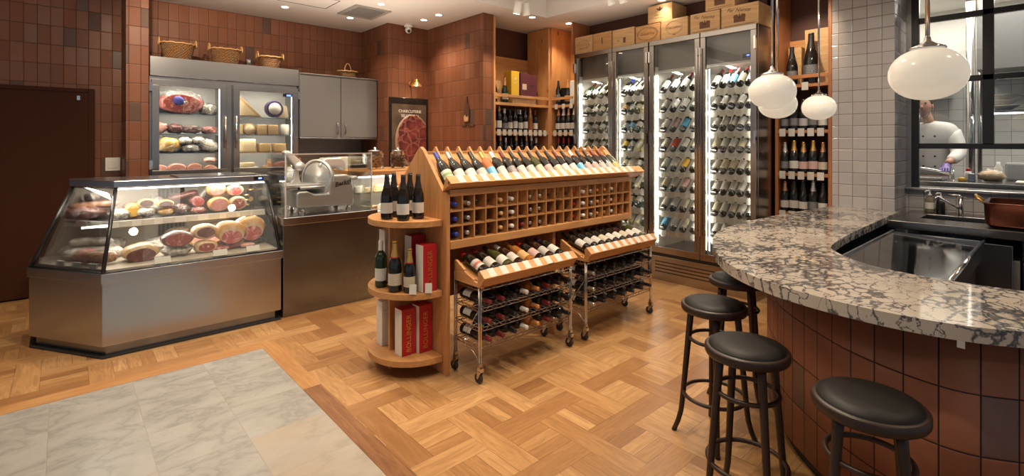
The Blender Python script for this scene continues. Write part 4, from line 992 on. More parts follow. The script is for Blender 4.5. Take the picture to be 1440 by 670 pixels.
# baskets
def basket(x, y, z, rx, ry, h, lab, handles=True, tall=False, grp='wicker baskets above the cabinets'):
    t_ = M.get('wicker')
    if t_ is None:
        t = NT('wicker'); uv = t.sep(t.sepobj('UV'))
        cx_ = t.math('MULTIPLY', uv[0], 30.0); cy_ = t.math('MULTIPLY', uv[1], 11.0)
        row = t.math('FLOOR', cy_); sh_ = t.math('MULTIPLY', t.math('FRACT', t.math('MULTIPLY', row, .5)), 1.0)
        wv = t.math('ABSOLUTE', t.math('SINE', t.math('MULTIPLY', t.math('ADD', cx_, sh_), PI)))
        wy = t.math('SINE', t.math('MULTIPLY', t.math('FRACT', cy_), PI)); h_ = t.math('MULTIPLY', wv, wy)
        rn = t.noise(t.sepobj(), 40, 3)
        t.bsdf(color=t.mix(t.math('MULTIPLY', t.math('ADD', h_, rn), .5), (.11, .045, .016), (.46, .23, .085)), rough=.55, normal=t.bump(h_, 1.0, .012)); M['wicker'] = t.m
        M['willow'] = plain('willow_rod', (.50, .28, .11), .5)
    n = 28; rows = 8; vs = []; uvs = []
    for k, (s_in) in enumerate((1.0, .93)):
        for j in range(rows + 1):
            u = j / rows; s = (.80 + .20 * u) * s_in
            for i in range(n + 1):
                a = 2 * PI * i / n
                vs.append((x + rx * s * math.copysign(abs(math.cos(a)) ** .8, math.cos(a)), y + ry * s * math.copysign(abs(math.sin(a)) ** .8, math.sin(a)), z + h * u * (1 if k == 0 else .98) + (.006 if k else 0))); uvs.append((i / n, u))
    L_ = (rows + 1) * (n + 1); fs = []
    for k in range(2):
        for j in range(rows):
            for i in range(n):
                q = [k * L_ + j * (n + 1) + i, k * L_ + j * (n + 1) + i + 1, k * L_ + (j + 1) * (n + 1) + i + 1, k * L_ + (j + 1) * (n + 1) + i]; fs.append(q if k == 0 else q[::-1])
    fs.append([i for i in range(n)][::-1]); fs.append([L_ + i for i in range(n)])
    b = MB(); b.add(vs, fs, 0, True); b.uv = uvs
    o = tag(b.build('wicker_basket', M['wicker'], org=(x, y, z)), lab, 'basket', grp)
    rim = [(x + rx * 1.0 * math.copysign(abs(math.cos(a)) ** .8, math.cos(a)), y + ry * math.copysign(abs(math.sin(a)) ** .8, math.sin(a)), z + h + .004 * math.sin(a * 12)) for a in [2 * PI * i / 40 for i in range(40)]]
    MB().tube(rim, .009, 8, closed=True).build('braided_rim', M['willow'], o)
    if tall:
        MB().tube([(x - rx * .35 * math.cos(PI * k / 12) , y, z + h * .9 + .12 * math.sin(PI * k / 12)) for k in range(13)], .006, 8).build('handle', M['willow'], o)
    elif handles:
        for sgn in (-1, 1):
            MB().tube([(x + sgn * (rx + .01), y - .045 * math.cos(PI * k / 10), z + h - .02 + .075 * math.sin(PI * k / 10)) for k in range(11)], .007, 8).build('handle', M['willow'], o)
basket(.90, 6.30, 2.385, .155, .11, .17, 'wicker basket at the left end of the refrigerator top')
basket(1.35, 6.30, 2.385, .150, .11, .165, 'wicker basket in the middle of the refrigerator top')
basket(1.83, 6.34, 2.385, .130, .10, .14, 'darker wicker basket at the right end of the refrigerator top')
basket(2.80, 6.36, 2.35, .13, .09, .10, 'small wicker basket with a tall hooped handle on the grey cabinet', tall=True)
o = tag(MB().box(1.64, 1.69, 6.60, 6.62, 2.42, 2.52).build('wall_socket', M['steel_grey'], bevel=.003), 'small grey socket on the tiles between two baskets', 'socket')
MB().box(1.65, 1.68, 6.592, 6.6, 2.47, 2.505).build('cover', M['white_paint'], o)

# grey wall cabinet
cb = tag(empty('wall_cabinet', (2.6, 6.35, 1.56)), 'grey two-door wall cabinet beside the tall refrigerator', 'wall cabinet')
MB().box(2.10, 3.10, 6.14, 6.6, 1.575, 2.335).build('body', M['steel_grey'], cb); MB().box(2.10, 3.105, 6.115, 6.6, 2.335, 2.352).build('top', M['steel_grey'], cb, bevel=.003)
MB().box(2.10, 3.105, 6.118, 6.16, 1.555, 1.575).build('bottom_rail', M['steel_x'], cb, bevel=.003)
for a, c, hx in ((2.105, 2.60, 2.555), (2.608, 3.095, 2.655)):
    dr = MB().box(a, c, 6.12, 6.14, 1.58, 2.33).build('door', M['steel_grey'], cb, bevel=.003)
    b = MB(); b.tube([(hx, 6.12, 1.62), (hx, 6.095, 1.63), (hx, 6.09, 1.65), (hx, 6.09, 1.73), (hx, 6.095, 1.75), (hx, 6.12, 1.76)], .008, 8); b.build('handle', M['chrome'], dr)
# back counter below it, with drawers
bc = tag(empty('back_counter', (2.6, 6.3, 0)), 'dark steel back counter with small drawers under the grey cabinet', 'counter')
MB().box(2.11, 3.10, 6.12, 6.6, 0, 1.03).build('body', M['steel_dark'], bc); MB().box(2.10, 3.105, 6.08, 6.6, 1.03, 1.055).build('worktop', M['steel_x'], bc, bevel=.003)
for i in range(4):
    for j in range(4):
        x = 2.16 + i * .23; z = .12 + j * .225
        dr = MB().box(x, x + .22, 6.105, 6.12, z, z + .215).build('drawer', M['steel_dark'], bc, bevel=.003)
        MB().ball((x + .11, 6.095, z + .11), (.014, .012, .014), 10, 6).build('knob', M['chrome'], dr)
struct(MB().box(2.10, 3.108, 6.605, 6.618, 1.055, 1.56).build('trim_6', M['steel_grey']))
# toaster oven
to = tag(empty('toaster_oven', (2.86, 6.25, 1.055)), 'white toaster oven with dark glass door behind the slicer', 'oven')
MB().box(2.56, 3.0, 6.12, 6.48, 1.07, 1.33).build('housing', M['white_paint'], to, bevel=.012)
o = MB().box(2.70, 2.97, 6.105, 6.12, 1.09, 1.30).build('door', M['chrome'], to, bevel=.006); MB().box(2.72, 2.95, 6.10, 6.105, 1.11, 1.27).build('door_glass', M['black'], o)
b = MB()
for x in (2.6, 2.96):
    for y in (6.16, 6.44): b.cyl((x, y, 1.055), (x, y, 1.072), .012, 8)
b.build('foot', M['blackm'], to)
# row of wrapped paper rolls / chutes seen over the slicer
for i in range(5):
    x = 2.16 + i * .075
    o = tag(MB().cyl((x, 6.2, 1.057 + .03), (x, 6.45, 1.057 + .03), .03, 14).build('paper_roll', M['paper']), 'white roll of wrapping paper, %s from the refrigerator side' % ORD[i], 'paper roll', 'paper rolls on the back counter')
    MB().cyl((x, 6.195, 1.087), (x, 6.2, 1.087), .012, 10).build('roll_core', M['crate'], o)

# cheese counter behind the end shelf
cc_ = tag(empty('cheese_case', (2.85, 5.2, 0)), 'low glass-fronted cheese case with wooden top against the poster wall', 'display case')
MB().box(2.275, 3.60, 4.86, 5.7, 0, .76).build('base', M['steel_dark'], cc_, bevel=.003)
MB().box(2.275, 3.60, 4.90, 5.7, 1.16, 1.205).build('wooden_top', M['pine_x'], cc_, bevel=.003)
MB().box(2.28, 3.60, 5.6, 5.69, .76, 1.16).build('rear_wall', M['interior'], cc_)
quad(MB(), [(2.28, 4.87, .77), (3.59, 4.87, .77), (3.59, 4.93, 1.155), (2.28, 4.93, 1.155)]).build('front_glass', M['glass'], cc_)
MB().box(2.28, 3.59, 4.88, 5.6, .762, .775).build('deck', M['interior'], cc_); MB().box(2.28, 3.59, 5.05, 5.6, .955, .963).build('shelf', M['glass'], cc_)
MB().box(2.30, 3.58, 4.95, 4.97, 1.135, 1.15).build('light_strip', M['led'], cc_)
area((2.9, 5.02, 1.13), (2.9, 5.2, .8), 8, 1.1, .06, (1, .93, .8))
k = 0
for row, (yy, zz) in enumerate(((5.02, .776), (5.12, .964))):
    for i in range(6):
        x = 2.36 + i * .12 + random.uniform(-.01, .01); h = random.uniform(.05, .09)
        o = tag(MB().prism([(x - .045, zz), (x + .045, zz), (x + .045, zz + h), (x - .03, zz + h * .85)], 1, yy - .04, yy + .05).build('cheese_piece', [ch1, ch3, ch2][(i * 2 + row) % 3], bevel=.006),
                '%s cheese piece from the slicer side on the %s of the cheese case' % (ORD[i], ['deck', 'glass shelf'][row]), 'cheese', 'cheese pieces in the low cheese case')
# jars on top
def jar(x, y, z, r, h, fill, lab):
    o = tag(MB().lathe([(r * .9, 0), (r, .008), (r, h * .78), (r * .8, h * .86), (r * .8, h * .9)], 20, Matrix.Translation((x, y, z)), cap=False).build('glass_jar', M['glass'], org=(x, y, z)), lab, 'jar')
    b = MB()
    rnd = random.Random(int(x * 100))
    for q in range(60):
        a = rnd.uniform(0, 2 * PI); rr = r * .8 * math.sqrt(rnd.random()); b.ball((x + rr * math.cos(a), y + rr * math.sin(a), z + .02 + rnd.random() * h * .6), (.017, .015, .013), 8, 5, jit=.3, seed=q)
    f = b.build('filling', fill, o); f['kind'] = 'stuff'
    MB().lathe([(r * .84, h * .9), (r * .84, h * .94), (r * .3, h * .97), (.012, h * 1.0), (.02, h * 1.06), (.001, h * 1.1)], 20, Matrix.Translation((x, y, z)), cap=False).build('lid', M['chrome'], o)
nut = plain('walnut', (.42, .22, .09), .6)
jar(2.66, 5.3, 1.205, .095, .23, nut, 'glass jar of walnuts on the cheese case, left of the pair')
jar(2.95, 5.3, 1.205, .085, .23, plain('dark_nuts', (.16, .07, .03), .6), 'glass jar of dark nuts partly hidden by the rack peak')

# ---------------------------------------------------------------- poster and wall emblem
ps = tag(MB().box(3.125, 3.70, 5.825, 5.848, 1.02, 2.105).build('poster_board', M['black'], bevel=.003), 'framed dark poster of folded sliced ham titled charcuterie selection', 'poster')
t = NT('poster_print'); v = t.sepobj(); n = t.noise(v, 5, 5, .6, 1.0)
t.bsdf(color=t.ramp(n, [(.3, (.045, .028, .02)), (.7, (.12, .078, .05))]), rough=.5); M['poster'] = t.m
o = MB().box(3.155, 3.67, 5.821, 5.826, 1.04, 2.02).build('printed_sheet', M['poster'], ps)
text('CHARCUTERIE', .052, M['paper'], ps, (3.42, 5.819, 1.925), ROT_Y, 'title_lettering', .0006); text('SELECTION', .052, M['paper'], ps, (3.42, 5.819, 1.865), ROT_Y, 'title_lettering', .0006)
b = MB().lathe([(.0001, 0), (.30, 0), (.318, .002), (.318, .004), (.29, .003)], 48, Matrix.Translation((3.46, 5.8205, 1.53)) @ Matrix.Rotation(PI / 2, 4, 'X') @ Matrix.Diagonal((.82, 1.12, 1, 1)), cap=False)
for q in b.v: q.x = min(q.x, 3.668)
b.build('plate_picture', plain('plate_print', (.30, .19, .13), .5), ps)
t = NT('sliced_ham_print'); v = t.sepobj(); n1 = t.node('ShaderNodeTexNoise', {'Vector': v, 'Scale': 7.0, 'Detail': 2.0}); 
d_ = t.node('ShaderNodeVectorMath', {0: v, 1: t.scale(n1.outputs['Color'], (.14, .14, .14))}, operation='ADD').outputs[0]
vo = t.node('ShaderNodeTexVoronoi', {'Vector': d_, 'Scale': 8.0}, feature='DISTANCE_TO_EDGE').outputs[0]; vc = t.node('ShaderNodeTexVoronoi', {'Vector': d_, 'Scale': 8.0})
t.bsdf(color=t.mix(t.ramp(vo, [(.0, (.9, .9, .9)), (.05, (.35, .35, .35)), (.16, (0, 0, 0))]), t.ramp(vc.outputs[0], [(.1, (.20, .035, .03)), (.5, (.07, .012, .012))]), (.34, .11, .085)), rough=.5)
b = MB(); pts = [(.27 * .84 * math.cos(2 * PI * i / 40) * (1 + .06 * math.sin(i * 1.9)), .27 * 1.15 * math.sin(2 * PI * i / 40) * (1 + .05 * math.sin(i * 2.3))) for i in range(40)]
b.prism([(min(3.47 + x, 3.667), 1.56 + z) for x, z in pts], 1, 5.8135, 5.817); b.build('sliced_ham_picture', t.m, ps)
pl = tag(empty('picture_light', (3.44, 5.84, 2.28)), 'small brass picture light above the charcuterie poster', 'wall lamp')
MB().lathe([(.03, 0), (.03, .01)], 16, Matrix.Translation((3.44, 5.85, 2.30)) @ Matrix.Rotation(PI / 2, 4, 'X')).build('wall_plate', CP['gold'], pl)
b = MB(); b.tube([(3.44, 5.84, 2.30), (3.44, 5.77, 2.345), (3.44, 5.70, 2.33)], .008, 8); b.build('arm', CP['gold'], pl)
MB().lathe([(.012, .09), (.018, .06), (.07, .005), (.072, 0)], 20, Matrix.Translation((3.44, 5.69, 2.255)), cap=False).build('shade', CP['gold'], pl)
MB().ball((3.44, 5.69, 2.275), (.02, .02, .02), 10, 8).build('bulb', emit('bulb', (1, .8, .55), 40), pl)
spot((3.44, 5.69, 2.26), (3.44, 5.80, 1.4), 9, 120, .9, WARM, .02)
# bottle emblem on the tiled wall
prof = [(0, .0), (.045, 0), (.052, .02), (.052, .17), (.045, .20), (.02, .235), (.016, .25), (.016, .33), (0, .332)]
b = MB(); pts = [(4.946 - a_, 1.753 + z) for a_, z in prof] + [(4.946 + a_, 1.753 + z) for a_, z in prof[::-1]]
b.prism(pts, 0, 3.695, 3.71); em = tag(b.build('bottle_emblem', plain('emblem_brown', (.085, .035, .02), .4), bevel=.003), 'brown bottle-shaped emblem with small lettering on the tiled wall', 'sign')
b = MB(); b.prism([(4.98, 1.77), (4.915, 1.775), (4.90, 1.79), (4.905, 1.84), (4.93, 1.825), (4.955, 1.83), (4.97, 1.855), (4.992, 1.83)], 0, 3.690, 3.696); b.build('inlay', M['crate'], em)
text('THE CAVE', .052, M['ink'], em, (3.706, 4.92, 1.715), ROT_X, 'lettering', .003, spacing=1.15)

# ---------------------------------------------------------------- corner shelves of pine
SY = 4.63; SXL, SXR = 3.87, 4.86; SB = 5.04
cs = tag(empty('corner_bookcase', (4.4, 4.85, 0)), 'tall pine wall shelf of wine left of the wine fridges', 'shelf')
MB().box(SXL, SXL + .03, SY - .005, SB, 0, CEIL - .01).build('side_panel', M['pine'], cs, bevel=.002)
MB().box(SXR - .03, SXR, SY, SB, 0, CEIL - .01).build('side_panel', M['pine'], cs, bevel=.002)
MB().box(SXL + .03, SXR - .03, SB, SB + .02, 1.95, 2.66).build('back_panel', M['pine_x'], cs)
MB().box(SXL + .03, SXR - .03, SB, SB + .02, .1, 1.94).build('dark_back_panel', M['brown_paint'], cs)
for z in (1.975, 1.615, 1.24, .85, .45):
    sh = MB().box(SXL + .03, SXR - .03, SY, SB, z, z + .0335).build('shelf', M['pine_x'], cs, bevel=.002)
MB().box(SXL + .03, SXR - .03, SY, SY + .018, 2.078, 2.112).build('rail', M['pine_x'], cs, bevel=.002)
# the right-hand bay turns the corner and runs behind the fridges
RY0, RY1 = 4.235, 4.60
cs2 = tag(empty('corner_bookcase', (5.1, 4.4, 0)), 'narrow pine shelf bay in the corner beside the first wine fridge', 'shelf')
MB().box(SXR - .0, SXR + .42, RY1, RY1 + .03, 0, CEIL - .01).build('side_panel', M['pine'], cs2, bevel=.002)
MB().box(SXR + .38, SXR + .40, RY0, RY1, .1, 1.98).build('dark_back_panel', M['brown_paint'], cs2)
MB().box(SXR + .38, SXR + .40, RY0, RY1, 1.98, CEIL - .01).build('back_panel', M['pine'], cs2)
for z in (1.975, 1.615, 1.24):
    MB().box(SXR, SXR + .38, RY0, RY1, z, z + .0335).build('shelf', M['pine_y'], cs2, bevel=.002)
MB().box(SXR, SXR + .018, RY0, RY1, 2.078, 2.112).build('rail', M['pine_y'], cs2, bevel=.002)
struct(MB().box(4.87, 5.19, 4.218, 4.234, 2.645, CEIL).build('trim_7', M['cherry']))
struct(MB().box(4.85, 4.87, 4.212, 4.234, 2.645, CEIL).build('trim_8', M['cherry']))
# cards on the shelf edges
n = 10
for i in range(n):
    x = SXL + .085 + i * .089
    MB().box(x - .028, x + .028, SY - .006, SY - .0015, 1.60, 1.675).build('price_card', M['card'], cs)
for i in range(4):
    y = RY1 - .06 - i * .095
    MB().box(SXR - .005, SXR - .001, y - .028, y + .028, 1.60, 1.675).build('price_card', M['card'], cs2)
for i in range(3):
    y = RY1 - .085 - i * .13
    MB().box(SXR - .005, SXR - .001, y - .025, y + .025, 1.955, 2.02).build('price_card', M['card'], cs2)
caps = ['black', 'orange', 'white', 'black', 'black', 'black', 'black', 'black', 'gold', 'black']
labs = ['white', 'white', 'black', 'white', 'white', 'white', 'white', 'white', 'gold', None]
gl = ['dark'] * 8 + ['dark', 'amber']
for i in range(9):
    x = SXL + .075 + i * .09
    k = ['slim', 'slim', 'burgundy', 'bordeaux', 'slim', 'bordeaux', 'slim', 'slim', 'bordeaux'][i]
    g_ = 'amber' if i == 7 else 'dark'
    bottle(k, (x, SY + .09, 1.6495), (0, 0, 1), (0, -1, 0), g_ if i != 7 else 'amber', ['white', 'plainw', 'dgrey', 'white', 'plainw', 'white', 'white', None, 'plainw'][i], ['black', 'orange', 'white', 'black', 'black', 'silver', 'black', 'orange', 'dred'][i],
           'standing wine bottle, %s from the tiled wall, shelf below the gift boxes' % ORD[i], 'wine bottles standing on the corner shelf', s=.965)
    bottle(k, (x + .02, SY + .09, 1.2745), (0, 0, 1), (0, -1, 0), 'dark', 'white' if i % 3 else 'cream', ['black', 'orange', 'silver', 'black', 'cork', 'black', 'gold', 'white', 'white'][i],
           'wine bottle, %s from the tiled wall, neck just above the rack peaks' % ORD[i], 'wine bottles standing on the corner shelf')
for i in range(6):
    x = SXL + .12 + i * .12
    bottle('bordeaux', (x, SY + .22, 1.6495), (0, 0, 1), (0, -1, 0), 'dark', None, ['silver', 'black', 'orange', 'black', 'white', 'black'][i], 'second-row wine bottle below the gift boxes, %s from the tiled wall' % ORD[i], 'wine bottles standing on the corner shelf')
for i in range(4):
    y = RY1 - .065 - i * .09
    bottle('champagne', (SXR + .07, y, 1.6495), (0, 0, 1), (-1, 0, 0), 'dark', 'white', ['orange', 'white', 'orange', 'silver'][i], 'sparkling wine bottle, %s from the corner post on the narrow bay shelf' % ORD[i], 'sparkling wines in the narrow corner bay')
    bottle('bordeaux', (SXR + .07, y, 1.2745), (0, 0, 1), (-1, 0, 0), 'dark', 'white', 'red', 'red-capped bottle, %s from the corner post, low in the narrow bay' % ORD[i], 'red capped bottles in the narrow corner bay')
# things on the top shelf
o = tag(MB().box(3.99, 4.13, 4.80, 4.92, 2.009, 2.30).build('wooden_wine_box', M['crate'], bevel=.003), 'open pale wooden box behind the champagne bottles on the corner shelf', 'box')
bottle('champagne', (3.95, 4.72, 2.009), (0, 0, 1), (0, -1, 0), 'dark', 'gold', 'black', 'dark bottle next to the tiled wall on the top corner shelf', name='champagne_bottle', cat='champagne bottle', s=1.0)
bottle('champagne', (4.13, 4.72, 2.009), (0, 0, 1), (0, -1, 0), 'green', 'cream', 'copper', 'green champagne bottle standing left of the yellow gift box', name='champagne_bottle', cat='champagne bottle')
o = tag(MB().box(4.24, 4.38, 4.72, 4.86, 2.009, 2.43).build('gift_box', plain('yellow_card', (.66, .42, .03), .45), bevel=.003), 'tall yellow gift box on the top corner shelf', 'gift box')
b = MB(); b.ball((4.31, 4.719, 2.33), (.014, .002, .018), 12, 8); b.box(4.285, 4.335, 4.7185, 4.7195, 2.275, 2.281); b.build('emblem', M['paper'], o)
pm = plain('purple_card', (.085, .018, .030), .5)
o = tag(MB().box(4.39, 4.52, 4.70, 4.84, 2.009, 2.42).build('gift_box', pm, bevel=.003), 'purple gift box with a pale square label beside the yellow one', 'gift box')
MB().box(4.415, 4.49, 4.698, 4.7005, 2.20, 2.275).build('square_label', plain('pinkish_paper', (.55, .40, .33), .6), o)
o = tag(MB().box(4.53, 4.70, 4.72, 4.86, 2.009, 2.405).build('gift_box', pm, bevel=.003), 'purple gift box with a dark strip, rightmost on the top corner shelf', 'gift box')
MB().box(4.57, 4.65, 4.7185, 4.7205, 2.25, 2.27).build('dark_strip', M['blackm'], o)
o = tag(MB().box(4.20, 4.62, 4.655, 4.70, 2.009, 2.105).build('wooden_sign', M['crate'], bevel=.002), 'long low wooden plaque leaning before the gift boxes', 'plaque')
for q, (y_, nm) in enumerate(((4.50, 0), (4.40, 1))): pass
o = tag(MB().box(4.93, 5.02, 4.43, 4.50, 2.009, 2.24).build('gift_box', M['black'], bevel=.003), 'black gift box in the narrow corner bay', 'gift box')
bottle('champagne', (4.93, 4.37, 2.009), (0, 0, 1), (-1, 0, 0), 'dark', 'orange', 'orange', 'champagne bottle with orange label beside the black gift box', name='champagne_bottle', cat='champagne bottle')
o = tag(MB().box(4.92, 5.01, 4.25, 4.33, 2.009, 2.32).build('gift_box', M['white_paint'], bevel=.003), 'white gift box at the edge of the first wine fridge', 'gift box')
bottle('slim', (4.905, 4.52, 2.009), (0, 0, 1), (-1, 0, 0), 'dark', 'dgrey', 'black', 'slim dark bottle at the post in the narrow corner bay')

# ---------------------------------------------------------------- wine display rack
RX0, RX1, RF, RB, RP = 1.83, 3.87, 2.66, 3.30, 2.98
rk = tag(empty('wine_display_rack', (2.85, 2.98, 0)), 'long pine wine display rack with slanted top and three rows of cubbies', 'wine rack')
side = [(RF, 0), (RF, 1.17), (RF + .02, 1.19), (RF + .045, 1.19), (RP - .035, 1.455), (RP, 1.478), (RP + .035, 1.455), (RB - .02, 1.19), (RB, 1.17), (RB, 0)]
MB().prism(side, 0, RX0, RX0 + .028).build('side_panel', M['pine'], rk, bevel=.003)
side2 = [(RF, .81), (RF, 1.17), (RF + .02, 1.19), (RF + .045, 1.19), (RP - .035, 1.455), (RP, 1.478), (RP + .035, 1.455), (RB - .02, 1.19), (RB, 1.17), (RB, .81)]
MB().prism([(RF + .095, 0), (RF + .095, .81), (RB, .81), (RB, 0)], 0, RX1 - .028, RX1).build('side_panel', M['pine'], rk, bevel=.003)
MB().prism(side2, 0, RX1 - .028, RX1).build('side_panel', M['pine'], rk, bevel=.003)
MB().prism([(RF + .03, 0), (RF + .03, .81), (RB - .03, .81), (RB - .03, 0)], 0, 2.855, 2.885).build('middle_panel', M['pine'], rk, bevel=.003)
MB().box(RX0 + .028, RX1 - .028, RP - .01, RP + .01, .40, .81).build('back_board', M['cherry'], rk)
MB().box(RX0 + .028, RX1 - .028, RF - .004, RB, .812, .866).build('bottom_board', M['pine_x'], rk, bevel=.003)
MB().box(RX0 + .028, RX1 - .028, RF - .004, RF + .02, 1.155, 1.20).build('top_rail', M['pine_x'], rk, bevel=.003)
NB = 20; PX0, PX1 = RX0 + .028, RX1 - .028; DXB = (PX1 - PX0) / NB
for i in range(1, NB):
    x = PX0 + i * DXB; MB().box(x - .005, x + .005, RF, RP - .03, .866, 1.155).build('cubby_divider', M['pine'], rk)
for z in (.962, 1.058): MB().box(PX0, PX1, RF + .001, RP - .03, z - .005, z + .005).build('cubby_shelf', M['pine_x'], rk)
MB().box(PX0, PX1, RP - .03, RP - .015, .866, 1.19).build('cubby_back', M['brown_paint'], rk)
# slanted top: boards lie below the divider edges
sl_d = Vector((0, .674, .739)); nrm_ = Vector((0, -.739, .674))     # direction up the slope and its outward normal
def slope_board(y0, z0, ln, th, name, mat, x0=PX0, x1=PX1, sgn=1):
    p0 = Vector((0, y0, z0)); d = Vector((0, sl_d.y * sgn, sl_d.z)); n_ = Vector((0, -nrm_.z * -1 if False else -d.z * sgn, d.y * sgn))
    p = [p0, p0 + d * ln, p0 + d * ln - n_ * th, p0 - n_ * th]
    return MB().prism([(q.y, q.z) for q in p], 0, x0, x1).build(name, mat, rk)
slope_board(RF + .085, 1.175, .34, .015, 'sloping_board', M['pine_x'])
MB().prism([(RB - .085, 1.175), (RP + .02, 1.42), (RP + .005, 1.42), (RB - .10, 1.165)], 0, PX0, PX1).build('sloping_board', M['pine_x'], rk)
MB().box(PX0, PX1, RP - .008, RP + .008, 1.30, 1.445).build('ridge_board', M['pine_x'], rk, bevel=.002)
tooth = [(RF + .045, 1.19), (RP - .028, 1.447), (RP - .004, 1.478), (RP + .004, 1.478), (RP + .028, 1.447), (RB - .045, 1.19)]
for i in range(1, NB):
    x = PX0 + i * DXB; MB().prism(tooth, 0, x - .007, x + .007).build('divider', M['pine_y'], rk, bevel=.0015)
for s in (1, -1):
    def Y(y): return y if s == 1 else 2 * RP - y
    MB().prism([(Y(RF + .035), 1.185), (Y(RF - .065), 1.245), (Y(RF - .005), 1.293), (Y(RF + .03), 1.20)], 0, RX0 - .01, RX1 + .12).build('ledge', M['pine_x'], rk, bevel=.003)
for i in range(NB):
    x = PX0 + (i + .5) * DXB + .012
    y0, z0, y1, z1 = RF - .062, 1.2475, RF - .006, 1.2935
    e = .0025
    MB().prism([(y0, z0 + e), (y1, z1 + e), (y1 + .001, z1), (y0 + .001, z0)], 0, x - .026, x + .026).build('price_card', M['card'], rk)
topc = [('burgundy', 'dark', 'green', 'blue'), ('burgundy', 'dark', 'plainw', 'silver'), ('burgundy', 'dark', 'plainw', 'black'), ('burgundy', 'dark', 'grey', 'black'), ('bordeaux', 'rose', 'blue', 'gold'), ('bordeaux', 'dark', 'white', 'white'),
        ('bordeaux', 'dark', 'redband', 'dred'), ('bordeaux', 'dark', 'white', 'black'), ('bordeaux', 'dark', 'white', 'black'), ('bordeaux', 'olive', 'cream', 'black'), ('bordeaux', 'dark', 'pink', 'black'), ('burgundy', 'dark', 'cream', 'black'),
        ('bordeaux', 'dark', 'plainw', 'dred'), ('bordeaux', 'dark', 'white', 'black'), ('bordeaux', 'dark', 'blue', 'white'), ('bordeaux', 'dark', 'pink', 'black'), ('bordeaux', 'dark', 'pink', 'black'), ('bordeaux', 'brown', 'grey', 'dred'), ('bordeaux', 'dark', 'grey', 'dred'), ('bordeaux', 'olive', 'gold', 'cork')]
ax = Vector((0, .70, .715)); up_ = Vector((0, -.715, .70))
for i, (k, g_, lb, cp) in enumerate(topc):
    x = PX0 + (i + .5) * DXB
    r_ = PROF[k][0][2][0]
    base = Vector((x, RF + .072, 1.158)) + up_ * (r_ * .96 + .024) + ax * .036
    bottle(k, base, ax, up_, g_, lb, cp, '%s-capped bottle, %s, %s from the end shelf on slanted rack top' % (CN[cp], LN[lb], ORD[i]), 'bottles on the slanted top of the rack', s=.96)
# cubby bottles: necks point at the shopper
cub = {0: ['blue', 'silver', 'black', 'black', 'cork', 'white', None, 'silver', 'silver', 'black', 'black', 'black', 'red', 'white', 'silver', 'orange', 'orange', 'white', 'red', None]}
for r_ in range(3):
    z = .866 + .096 * (2 - r_) + .0375 + (.0055 if r_ < 2 else .002)
    for i in range(NB):
        c = cub[0][i]
        if c is None and not (r_ == 2 and i == 6): continue
        if c is None: c = 'dred'
        deep = [0, .0, .04, .04, .01, -.01, 0, .02, .02, .03, .04, .03, .03, -.01, -.0, .02, .02, .02, .03, .0][i] + random.uniform(-.006, .006)
        x = PX0 + (i + .5) * DXB + random.uniform(-.004, .004)
        # the neck tip comes to just inside the cubby mouth
        y = RF + .055 + deep + .0 
        bottle('bordeaux', (x, RP - .033, z - .0), (0, -1, 0), (0, 0, 1), 'dark', None, c,
               '%s-capped bottle in the %s cubby from the end shelf, %s row' % (CN[c], ORD[i], ['top', 'middle', 'bottom'][r_]), 'bottles lying in the cubbies', seg=12, s=max(.80, .96 - max(0, deep) * 3))

# ---------------------------------------------------------------- half-round end shelf
EX = RX0 - .002; EY = 3.01; ER = .31
es = tag(empty('half_round_shelf', (1.66, EY, 0)), 'half-round pine end shelf with three tiers at the end of the rack', 'shelf')
def halfround(z0, z1):
    pts = [(EX, EY - ER)] + [(EX - .03 + ER * .98 * math.cos(a), EY + ER * math.sin(a)) for a in [(-PI / 2 - PI * i / 32) for i in range(33)]] + [(EX, EY + ER)]
    return MB().prism(pts, 2, z0, z1)
def front_y(): pass
ZT = [(.045, .095), (.50, .545), (.955, 1.0)]
for a, c in ((.085, .125), (.508, .548), (.965, 1.005)): halfround(a, c).build('tier', M['pine_y'], es, bevel=.003)
MB().box(EX - .30, EX - .275, EY - .02, EY + .02, 0, .0) if False else None
b = MB(); b.box(EX - .22, EX, EY - .012, EY + .012, .0, .085); b.build('plinth_fin', M['pine'], es)
for a, c in ((.125, .508), (.548, .962)): MB().box(EX - .22, EX, EY - .012, EY + .012, a, c).build('divider', M['pine'], es, bevel=.002)
# five dark bottles on the top tier
def onR(px): pass
for k, (x, y) in enumerate(((1.573, 2.97), (1.656, 3.03), (1.622, 2.845), (1.762, 3.0), (1.735, 2.85))):
    bottle('champagne', (x, y, 1.0055), (0, 0, 1), (-.75, -.66, 0), 'dark', 'plainw', 'black', 'dark sparkling bottle on the top tier, %s from the slicer side' % ORD[k], 'dark sparkling bottles on the top tier', 'champagne_bottle', 'sparkling wine bottle', 20, s=.91)
bottle('bordeaux', (1.567, 3.04, .549), (0, 0, 1), (-.7, -.7, 0), 'green', 'plainw', 'white', 'green bottle with white foil on the middle tier', None, 'champagne_bottle', 'sparkling wine bottle', 20, s=1.02)
def neckband(o, s):
    return MB()
for k, (x, y, s) in enumerate(((1.587, 2.887, 1.0), (1.648, 2.81, .86))):
    o = bottle('champagne', (x, y, .549), (0, 0, 1), (-.7, -.7, 0), 'dark', 'cream', 'gold', ['larger gold-foil champagne bottle on the middle tier', 'smaller gold-foil champagne bottle on the middle tier'][k], None, 'champagne_bottle', 'champagne bottle', 20, s=s)
    ORG[o.name] = Vector((0, 0, 0)); MB().lathe([(.0315 * s, .205 * s), (.0262 * s, .226 * s), (.0235 * s, .236 * s), (.022 * s, .237 * s)], 16, cap=False).build('neck_band', CP['red'], o)
redm = plain('red_card', (.42, .012, .018), .42); whitem = M['paper']
